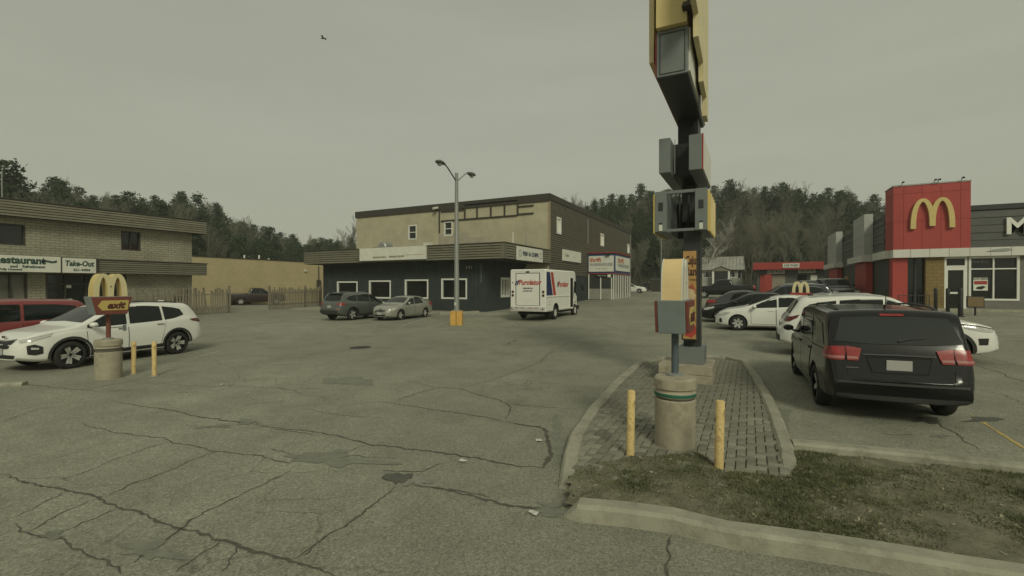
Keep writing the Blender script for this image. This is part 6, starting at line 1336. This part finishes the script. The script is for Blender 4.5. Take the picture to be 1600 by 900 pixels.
# ------------------------------------------------------------------ parcel step van
def step_van():
    VW = paint('van_white', (.76,.75,.69), .4, .3)
    t = thing('delivery_van', 'white parcel step van with navy and red stripes by the dark restaurant', 'van', (-11.15, 23.84, g(-11.1, 26)), R(90))
    # local x forward from the rear (0) to the nose (6.3); y left
    hw, zb, zt = 1.1, .52, 2.90
    n = 8
    def sec(x, w, z0, z1, r_=.1, rb=.03):
        pts = [(-w, z0)]
        for k in range(n+1): a = math.pi - (math.pi/2)*k/n; pts.append((-w+r_+r_*math.cos(a), z1-r_+r_*math.sin(a)))
        for k in range(n+1): a = math.pi/2 - (math.pi/2)*k/n; pts.append((w-r_+r_*math.cos(a), z1-r_+r_*math.sin(a)))
        pts.append((w, z0)); return [(x, -a, b) for a, b in pts]
    mb = MB(); rows = [sec(0.0, hw-.03, zb, zt-.03), sec(.03, hw, zb, zt), sec(4.75, hw, zb, zt), sec(4.95, hw-.02, zb, zt-.02), sec(5.15, hw-.06, zb, zt-.16), sec(5.3, hw-.10, zb, zt-.55)]
    mb.grid(rows); mb.add(rows[0], [tuple(range(len(rows[0])))]); mb.add(rows[-1], [tuple(range(len(rows[0])))])
    for i in range(len(rows)-1): mb.add([rows[i][0], rows[i][-1], rows[i+1][-1], rows[i+1][0]], [(0,1,2,3)])
    me = mb.mesh('body', [VW, UNDER, RIMD]); bm = bmesh.new(); bm.from_mesh(me); bmesh.ops.remove_doubles(bm, verts=bm.verts, dist=.001); bmesh.ops.recalc_face_normals(bm, faces=bm.faces); bm.to_mesh(me); bm.free()
    o = link('body', me); cut = MB()
    for ax in (1.55, 5.0):
        for sd in (-1, 1): cut.lathe([(0, sd*(hw-.4)), (.47, sd*(hw-.4)), (.47, sd*(hw+.2)), (0, sd*(hw+.2))], 32, 'y', (ax, 0, .5), 2)
    cut.box(3.95, 4.50, -hw-.2, -hw+.5, .62, 2.45, 2)
    cme = cut.mesh('cut', [VW, UNDER, RIMD]); bm = bmesh.new(); bm.from_mesh(cme); bmesh.ops.remove_doubles(bm, verts=bm.verts, dist=.0005); bmesh.ops.recalc_face_normals(bm, faces=bm.faces); bm.to_mesh(cme); bm.free()
    co = link('cut', cme); md = o.modifiers.new('b', 'BOOLEAN'); md.operation = 'DIFFERENCE'; md.object = co; md.solver = 'EXACT'; md.use_self = True; bpy.context.view_layer.update()
    nm = bpy.data.meshes.new_from_object(o.evaluated_get(bpy.context.evaluated_depsgraph_get())); o.modifiers.clear(); o.data = nm; bpy.data.objects.remove(co); nm.shade_smooth(); nm.set_sharp_from_angle(angle=R(30)); o.parent = t
    B('hood', VW, t, 5.18, 6.0, -.86, .86, .55, 1.35, .12); B('bumper', BLACK, t, 5.95, 6.15, -.95, .95, .42, .66, .03); B('underbody', UNDER, t, .3, 5.6, -.75, .75, .34, .56)
    B('windscreen', CGLASS, t, 5.22, 5.27, -.95, .95, 1.45, 2.3); MB().obox((4.29, -hw+.28, 1.6), (.6,.02,1.6)).build('cab_interior', mat('cab_dark', (.03,.03,.03), .8), t)
    # rear: roller door, gap, bumper with reflectors, lamps
    B('door_gap', GAPM, t, -.006, .02, -.76, .76, .84, 2.70); d = B('rear_door', VW, t, -.02, .01, -.715, .715, .86, 2.66, .006)
    for k in range(3): B('door_rib', VW, d, -.026, -.019, -.715, .715, 1.3+.45*k, 1.315+.45*k)
    B('rear_sill', mat('sill_grey', (.55,.54,.5), .6, var=.15, stain=.4), t, -.10, .02, -1.05, 1.05, .52, .78, .015)
    for y in (-.98, -.55, -.2, .3, .65, .98): B('reflector', mat('reflector_red', (.2,.02,.02), .4), t, -.108, -.099, y-.1 if abs(y) < .9 else y-.04, y+.1 if abs(y) < .9 else y+.04, .70, .73)
    for sd in (-1, 1):
        for z in (1.42, 1.62): MB().lathe([(0,.0),(.07,.0),(.08,.02),(.08,.03)], 16, 'x', (-.02, sd*.95, z)).build('tail_light', mat('tail_lamp_small', (.07,.012,.012), .3), t)
        B('sill_mark', BLACK, t, -.11, -.099, sd*.95-.05, sd*.95+.05, .62, .66)
    B('marker_lamp', BLACK, t, -.02, .01, -.1, .1, 2.72, 2.78); B('top_trim', VW, t, -.015, .02, -1.05, 1.05, 2.80, 2.84)
    PURR = mat('parcel_red', (.42,.05,.04), .5, var=.05)
    text('Purolator', .40, 'lettering', PURR, t, (-.03, -.12, 2.15), '-x', ext=.003, shear=.25, bold=.012, width=1.42); MB().prism([(-.03-.0, 0)], 'x', 0, 0) if False else None
    def sq(y0, y1, z0, z1, m, sh=.12): MB().add([(-.034, y0, z0), (-.034, y1, z0), (-.034, y1-sh, z1), (-.034, y0-sh, z1), (-.026, y0, z0), (-.026, y1, z0), (-.026, y1-sh, z1), (-.026, y0-sh, z1)], [(0,1,2,3),(7,6,5,4),(0,4,5,1),(1,5,6,2),(2,6,7,3),(3,7,4,0)]).build('logo_mark', m, t)
    sq(.72, .82, 2.02, 2.24, NAVY); sq(.62, .69, 2.0, 2.30, NAVY); sq(.92, .97, 2.12, 2.2, BLACK, .03)
    text('1 888 SHIP-123', .10, 'lettering', INK, t, (-.03, -.0, 1.82), '-x', ext=.002, bold=.004); text('purolator.com', .10, 'lettering', INK, t, (-.03, -.0, 1.68), '-x', ext=.002, bold=.004); text('· - · - -   ·', .14, 'lettering', MATS['lettering_grey'], t, (-.03, 0, 1.15), '-x', ext=.002)
    # right side: stripes, rails, word
    Y = -hw-.004
    def stripe(x0, x1, x2, x3, m): MB().add([(x0,Y,1.42),(x1,Y,1.42),(x3,Y,2.74),(x2,Y,2.74),(x0,Y+.003,1.42),(x1,Y+.003,1.42),(x3,Y+.003,2.74),(x2,Y+.003,2.74)], [(0,1,2,3),(7,6,5,4),(0,4,5,1),(1,5,6,2),(2,6,7,3),(3,7,4,0)]).build('stripe', m, t)
    stripe(.12, 1.05, .12, .62, NAVY); stripe(1.15, 1.55, .72, 1.10, PURR)
    text('Purolator', .46, 'lettering', PURR, t, (2.75, Y, 2.05), '-y', ext=.003, shear=.25, bold=.012, width=1.75); 
    for q in (0, .1): MB().add([(1.72+q,Y,1.9),(1.80+q,Y,1.9),(1.88+q,Y,2.2),(1.80+q,Y,2.2)], [(0,1,2,3)]).build('logo_mark', NAVY, t)
    B('side_rail', VW, t, .1, 3.9, -hw-.035, -hw+.0, 1.33, 1.37, .01); B('side_rail', VW, t, .1, 1.05, -hw-.03, -hw+.0, .58, .62); B('side_rail', VW, t, 2.05, 3.9, -hw-.03, -hw+.0, .58, .62)
    for z in (1.05, .92): text('~~~~', .12, 'lettering', MATS['lettering_grey'], t, (.55, Y, z), '-y', ext=.002)
    B('door_post', VW, t, 3.86, 3.94, -hw-.02, -hw+.02, .56, 2.6); B('door_handle', STEEL, t, 4.55, 4.58, -hw-.05, -hw-.02, 1.2, 1.9); B('cab_window', CGLASS, t, 4.70, 5.05, -hw-.004, -hw+.01, 1.5, 2.25)
    mb = MB(); mb.tube([(5.3,-1.0,2.1),(5.75,-1.3,2.0),(5.75,-1.3,1.6)], .015, 6); mb.obox((5.78,-1.3,1.8), (.06,.18,.36)); mb.build('mirror', BLACK, t)
    S = dict(wr=.39, ax=(1.55, 5.0), hw=[(0,hw+.005),(6,hw+.005)], spokes=8, double=0, rim=.62, rim_m=mat('white_wheel', (.55,.55,.5), .5))
    fake = Car.__new__(Car); fake.S = S; fake.t = t; fake.wheels(); B('mudflap', BLACK, t, .9, .93, -1.05, -.7, .2, .6)
step_van()

# ------------------------------------------------------------------ two people far off by the drive
def person(px, dep, label, top_c, leg_c, stride, turn):
    x, y = W(px, dep); t = thing('person', label, 'person', (x, y, g(x, y)), turn)
    J = {'pel': (0,0,.95,.15,.11), 'chest': (.01,0,1.28,.17,.12), 'neck': (.02,0,1.47,.06,.06), 'head': (.04,0,1.60,.085,.10), 'top': (.03,0,1.73,.06,.075),
         'lh': (0,.10,.90,.10,.10), 'lk': (.10*stride,.10,.50,.07,.07), 'la': (-.02*stride,.10,.09,.05,.05), 'lt': (.14,.11,.04,.04,.035),
         'rh': (0,-.10,.90,.10,.10), 'rk': (.04*stride,-.10,.50,.07,.07), 'ra': (-.16*stride,-.10,.10,.05,.05), 'rt': (-.02,-.11,.04,.04,.035),
         'ls': (.0,.19,1.40,.075,.075), 'le': (-.05,.25,1.13,.05,.05), 'lw': (.06,.25,.90,.04,.04), 'lf': (.10,.24,.80,.035,.02), 'rs': (.0,-.19,1.40,.075,.075), 're': (.02,-.25,1.12,.05,.05), 'rw': (.14,-.22,.93,.04,.04), 'rf': (.19,-.21,.85,.035,.02)}
    E = [('pel','chest'),('chest','neck'),('neck','head'),('head','top'),('pel','lh'),('lh','lk'),('lk','la'),('la','lt'),('pel','rh'),('rh','rk'),('rk','ra'),('ra','rt'),('chest','ls'),('ls','le'),('le','lw'),('lw','lf'),('chest','rs'),('rs','re'),('re','rw'),('rw','rf')]
    ks = list(J); me = bpy.data.meshes.new('body'); me.from_pydata([J[k][:3] for k in ks], [(ks.index(a), ks.index(b)) for a, b in E], [])
    o = link('body', me); md = o.modifiers.new('s', 'SKIN'); 
    for i, k in enumerate(ks): me.skin_vertices[0].data[i].radius = J[k][3:5]; me.skin_vertices[0].data[i].use_root = (k == 'pel')
    sb = o.modifiers.new('u', 'SUBSURF'); sb.levels = 2; sb.render_levels = 2; bpy.context.view_layer.update()
    nm = bpy.data.meshes.new_from_object(o.evaluated_get(bpy.context.evaluated_depsgraph_get())); o.modifiers.clear(); o.data = nm; nm.materials.clear()
    for m in (mat('cloth_%s' % label[:6], top_c, .9), mat('trousers_dark', leg_c, .9), mat('skin', (.35,.22,.15), .6), mat('hair_dark', (.03,.025,.02), .8), BLACK): nm.materials.append(m)
    for p in nm.polygons:
        c = p.center; p.material_index = 4 if c.z < .09 else 1 if c.z < .93 and abs(c.y) < .2 else (3 if c.z > 1.66 or (c.z > 1.54 and c.x < .01) else 2) if c.z > 1.49 else (2 if c.z < .90 else 0)
        p.use_smooth = True
    o.parent = t
person(1008, 74, 'person in a dark jacket standing left of another far down the drive', (.03,.03,.032), (.02,.02,.024), .6, R(80)); person(1013.5, 73, 'person in dark clothes, right one of the two far down the drive', (.022,.022,.02), (.025,.024,.02), 1.2, R(-60))
# ================================================================== HILLS AND TREES
NEEDLE = mat('pine_needles', (.042,.070,.034), .9, var=.5, vscale=.35, spec=.15, rand=.25); BARK = mat('bark', (.085,.075,.06), .95, var=.3, vscale=3, rand=.15); TWIG = mat('bare_twigs', (.15,.145,.105), .95, var=.25, vscale=1.5, rand=.25); PALEBARK = mat('pale_bark', (.30,.29,.25), .9, var=.3, vscale=2)
HILLM = mat('leaf_litter_ground', (.05,.055,.035), .95, var=.4, vscale=.25, bump=.5, bscale=2)
RIDGE = [(-500,95,215),(-120,88,272),(0,88,279),(60,92,286),(130,96,294),(200,100,302),(290,104,303),(340,110,319),(400,125,350),(480,140,368),(560,150,374),(700,155,360),(820,145,325),(890,138,312),(960,132,302),(1050,127,292),(1150,124,286),(1230,122,290),(1300,122,294),(1360,124,308),(1420,128,328),(1550,132,338),(1800,140,335),(2300,150,330)]
TREE_H = 15.
def ridge(px):
    for (a, za, ya), (b, zb, yb) in zip(RIDGE, RIDGE[1:]):
        if px <= b: t = max(0, (px-a)/(b-a)); return za+(zb-za)*t, ya+(yb-ya)*t
    return RIDGE[-1][1], RIDGE[-1][2]
def hill_at(px, dep):
    zr, yr = ridge(px); Hr = (HOR-yr)*zr/FPX + CAM_H - TREE_H*(.78 if px > 620 else .80)
    w = 40.; t = min(1, max(0, (dep-(zr-w))/w)); t = t*t*(3-2*t)
    x, y = W(px, dep); return 1.0 + max(Hr-1, 1.5)*t + (.6*noise2(x, y, .05, 2) if t > .05 else 0) - (.9 if t <= 0 else 0)
def hills():
    mb = MB(); rows = []
    for i in range(-400, 2001, 40):
        zr = ridge(i)[0]; row = []
        for k in range(0, 20):
            d = zr-42+k*6.; x, y = W(i, d); row.append((x, y, hill_at(i, d)))
        rows.append(row)
    mb.grid(rows); o = mb.build('hills', HILLM, smooth=60); o['kind'] = 'structure'
hills()
def pine(seed):
    rr = random.Random(seed); H = TREE_H*rr.uniform(.9, 1.1); tr = MB(); cr = MB()
    wob = [(rr.uniform(-.15,.15)*k*.4, rr.uniform(-.15,.15)*k*.4) for k in range(6)]
    tr.tube([(wob[k][0], wob[k][1], H*k/5*.98) for k in range(6)], [.24*(1-k/5.4) for k in range(6)], 7)
    z = H*rr.uniform(.10, .2); top = rr.uniform(.42, .62)
    lobe = [(rr.uniform(0, 6.28), rr.uniform(.1,.35)) for _ in range(3)]
    while z < H*.99:
        f = (z/H); prof = 4.3*(1-f)**top if f > .35 else 4.3*(.65**top)*(.62+.38*f/.35)
        Rm = prof*rr.uniform(.7, 1.12)+.25; nb = rr.randint(5, 7); a0 = rr.uniform(0, 6.3)
        for b in range(nb):
            a = a0 + 2*math.pi*b/nb + rr.uniform(-.3,.3); L = Rm*rr.uniform(.6, 1.1)*(1+sum(q*math.sin(a*(k+1)+p+z*.4) for k, (p, q) in enumerate(lobe))*.5); up = rr.uniform(.0,.4) + .35*f
            tip = Vector((math.cos(a)*L, math.sin(a)*L, up*L*.55)); base = Vector((0,0,z))
            if L > 1: tr.tube([base, base+tip], [.05,.015], 3, cap=False)
            n = max(2, int(L*2.0))
            for k in range(n):
                q = .28+.76*(k+rr.random())/n; c = base + tip*q + Vector((rr.gauss(0,.22), rr.gauss(0,.22), rr.gauss(.05,.14)))
                for j in range(7):
                    s = rr.uniform(.22,.48); u = Vector((rr.gauss(0,1), rr.gauss(0,1), rr.gauss(.45,.45))).normalized(); v = u.cross(Vector((rr.gauss(0,1), rr.gauss(0,1), rr.gauss(0,1)))).normalized(); p = c + Vector((rr.gauss(0,.3), rr.gauss(0,.3), rr.gauss(0,.16)))
                    cr.add([p-v*s*.42, p+u*s*1.25, p+v*s*.42], [(0,1,2)])
        z += rr.uniform(.5,.8)*(1.15-.3*f)
    return tr.mesh('trunk', BARK, 60, fix=False), cr.mesh('crown', NEEDLE, fix=False)
def bare(seed, H=13., r0=.15, spread=.5, twig_m=None):
    rr = random.Random(seed); tr = MB(); cr = MB()
    def br(p, d, L, r_, lev):
        n = 4 if lev == 0 else 3; pts = [p]; q = p; dd = d
        for k in range(n):
            dd = (dd + Vector((rr.gauss(0,.13), rr.gauss(0,.13), rr.gauss(.05,.08)))).normalized(); q = q + dd*L/n; pts.append(q)
        rad = [r_*(1-.55*k/n) for k in range(n+1)]
        (tr if lev == 0 else cr).tube(pts, rad, 6 if lev == 0 else (4 if lev == 1 else 3), cap=False)
        if lev >= 4: return
        m = (9, 6, 6, 5)[lev]
        for k in range(m):
            t = (.35 if lev == 0 else .2)+.8*(k+rr.random()*.7)/m; t = min(t, 1); i = min(int(t*n), n-1); pos = pts[i].lerp(pts[i+1], t*n-i)
            a = rr.uniform(0, 6.3); side = Vector((math.cos(a), math.sin(a), 0)); nd = (dd*(1-spread*.4) + side*spread*1.2 + Vector((0,0,.35))).normalized()
            br(pos, nd, L*rr.uniform(.38,.58)*(1.05-.35*t if lev == 0 else 1), max(r_*.42, .016), lev+1)
    br(Vector((0,0,-.2)), Vector((rr.gauss(0,.05), rr.gauss(0,.05), 1)).normalized(), H*.8, r0, 0)
    return tr.mesh('trunk', twig_m or BARK, 60, fix=False), cr.mesh('crown', twig_m or TWIG, fix=False)
PINES = [pine(s) for s in (1,2,3,4,5)]; BARES = [bare(s) for s in (11,12,13,14)]
def plant(name, pair, label, cat, loc, rot, sc, group):
    t = thing(name, label, cat, loc, rot, group); t.scale = (sc, sc, sc*rnd.uniform(.92,1.1)); link('trunk', pair[0], t); link('crown', pair[1], t); return t
tr = random.Random(31)
ZN = ((130, 'above the brick restaurant'), (310, 'near the brick restaurant corner'), (430, 'over the tan block building'), (600, 'left of the tan hall'), (900, 'behind the tan hall'), (1010, 'above the thrift shop porch'), (1115, 'behind the pylon sign'), (1210, 'above the grey house'), (1300, 'above the car wash'), (9999, 'behind the burger restaurant'))
def zone(px): return next(n for a, n in ZN if px < a)
def level(t): return 'on the skyline' if t > .95 else 'high on the slope' if t > .6 else 'halfway up the slope' if t > .4 else 'at the foot of the slope'
rows_ = [(1.04, .78), (.92, .70), (.78, .55), (.63, .42), (.48, .33), (.33, .25), (.16, .22)]
npine = nbare = 0
for t_, pp in rows_:
    px = -60.
    while px < 1560:
        zr, _ = ridge(px); d = zr-40+40*t_+tr.uniform(-3,3); x, y = W(px, d)
        hidden = 600 < px < 840 or px > 1420
        if not (hidden and t_ < .8):
            z = hill_at(px, d)-.15; left = px < 560; dens = pp if not left else min(1, pp+.30)
            if 1000 < px < 1110: dens = min(1, dens+.35)
            dens += .25*noise2(px*.01, t_*3, 1, 9)
            if tr.random() < dens:
                big = 1.15 if tr.random() < .15 else 1; npine += 1
                plant('pine_tree', tr.choice(PINES), 'dark pine %s %s' % (level(t_), zone(px)), 'pine tree', (x, y, z), tr.uniform(0,6.3), tr.uniform(.52,.76)*big*(.98 if left else 1), 'pines %s %s' % (level(t_), zone(px)))
            else:
                nbare += 1
                plant('bare_tree', tr.choice(BARES), 'leafless grey-brown tree %s %s' % (level(t_), zone(px)), 'bare tree', (x, y, z), tr.uniform(0,6.3), tr.uniform(.55,.82), 'bare trees %s %s' % (level(t_), zone(px)))
        px += tr.uniform(10, 18.5) if not hidden else tr.uniform(24, 40)
print('trees', npine, nbare)
# trees that stand out
x, y = W(14, 62); t = plant('pine_tree', PINES[2], 'tallest dark pine at the far left behind the brick restaurant roof', 'pine tree', (x, y, 1.5), 1, 1.12, None)
WB = bare(51, 11, .2, .65, PALEBARK); x, y = W(1100, 77); plant('bare_tree', WB, 'pale-barked spreading bare tree in front of the grey house', 'bare tree', (x, y, g(x, y)), 0.4, 1.0, None)
WB2 = bare(57, 12, .13, .4, PALEBARK); x, y = W(1122, 96); plant('bare_tree', WB2, 'slim pale bare tree rising behind the grey house roof', 'bare tree', (x, y, 1.5), 0, 1.0, None)
for k, (px, d, sc) in enumerate(((1178, 92, .95), (1200, 95, 1.0), (1170, 88, .8), (1225, 94, .95), (1250, 97, .9))):
    x, y = W(px, d); plant('bare_tree', BARES[k % 4], 'greyish leafless tree between the grey house and the car wash', 'bare tree', (x, y, 1.3), k, sc, 'bare trees between house and car wash')
x, y = W(545, 95); plant('bare_tree', BARES[1], 'leafless tree just left of the tan hall corner', 'bare tree', (x, y, 2.2), 2, .85, None)
def brush():
    rr = random.Random(3); mb = MB()
    for k in range(42000):
        px = rr.uniform(-120, 1600); zr, _ = ridge(px); d = zr-40+rr.random()*46; 
        if 600 < px < 830: continue
        x, y = W(px, d); z = hill_at(px, d); h = rr.uniform(.8, 3.2); u = Vector((rr.gauss(0,.35), rr.gauss(0,.35), 1))*h; a = rr.uniform(0, 6.3); v = Vector((math.cos(a), math.sin(a), 0))*rr.uniform(.05,.2)
        p = Vector((x+rr.gauss(0,1.0), y+rr.gauss(0,1.0), z-.1)); mb.add([p-v, p+v, p+u], [(0,1,2)])
    o = mb.build('undergrowth', mat('brush', (.07,.072,.048), .95, var=.5, vscale=.2), fix=False); tag(o, 'tangled brown undergrowth covering the wooded hillsides', 'undergrowth', kind='stuff')
brush()
# ------------------------------------------------------------------ thin even haze over the whole place
hz = MB().box(-640, 640, -640, 660, -2.5, 62).build('haze', None)
hm = bpy.data.materials.new('haze'); hm.use_nodes = True; hm.node_tree.nodes.clear()
ho = hm.node_tree.nodes.new('ShaderNodeOutputMaterial'); hv = hm.node_tree.nodes.new('ShaderNodeVolumePrincipled')
hv.inputs['Color'].default_value = (.92, .95, .88, 1); hv.inputs['Density'].default_value = .0008; hv.inputs['Anisotropy'].default_value = 0
hm.node_tree.links.new(hv.outputs['Volume'], ho.inputs['Volume'])
hz.data.materials.clear(); hz.data.materials.append(hm)
tag(hz, 'thin greenish-grey haze over the lot and the hills', 'haze', kind='stuff')
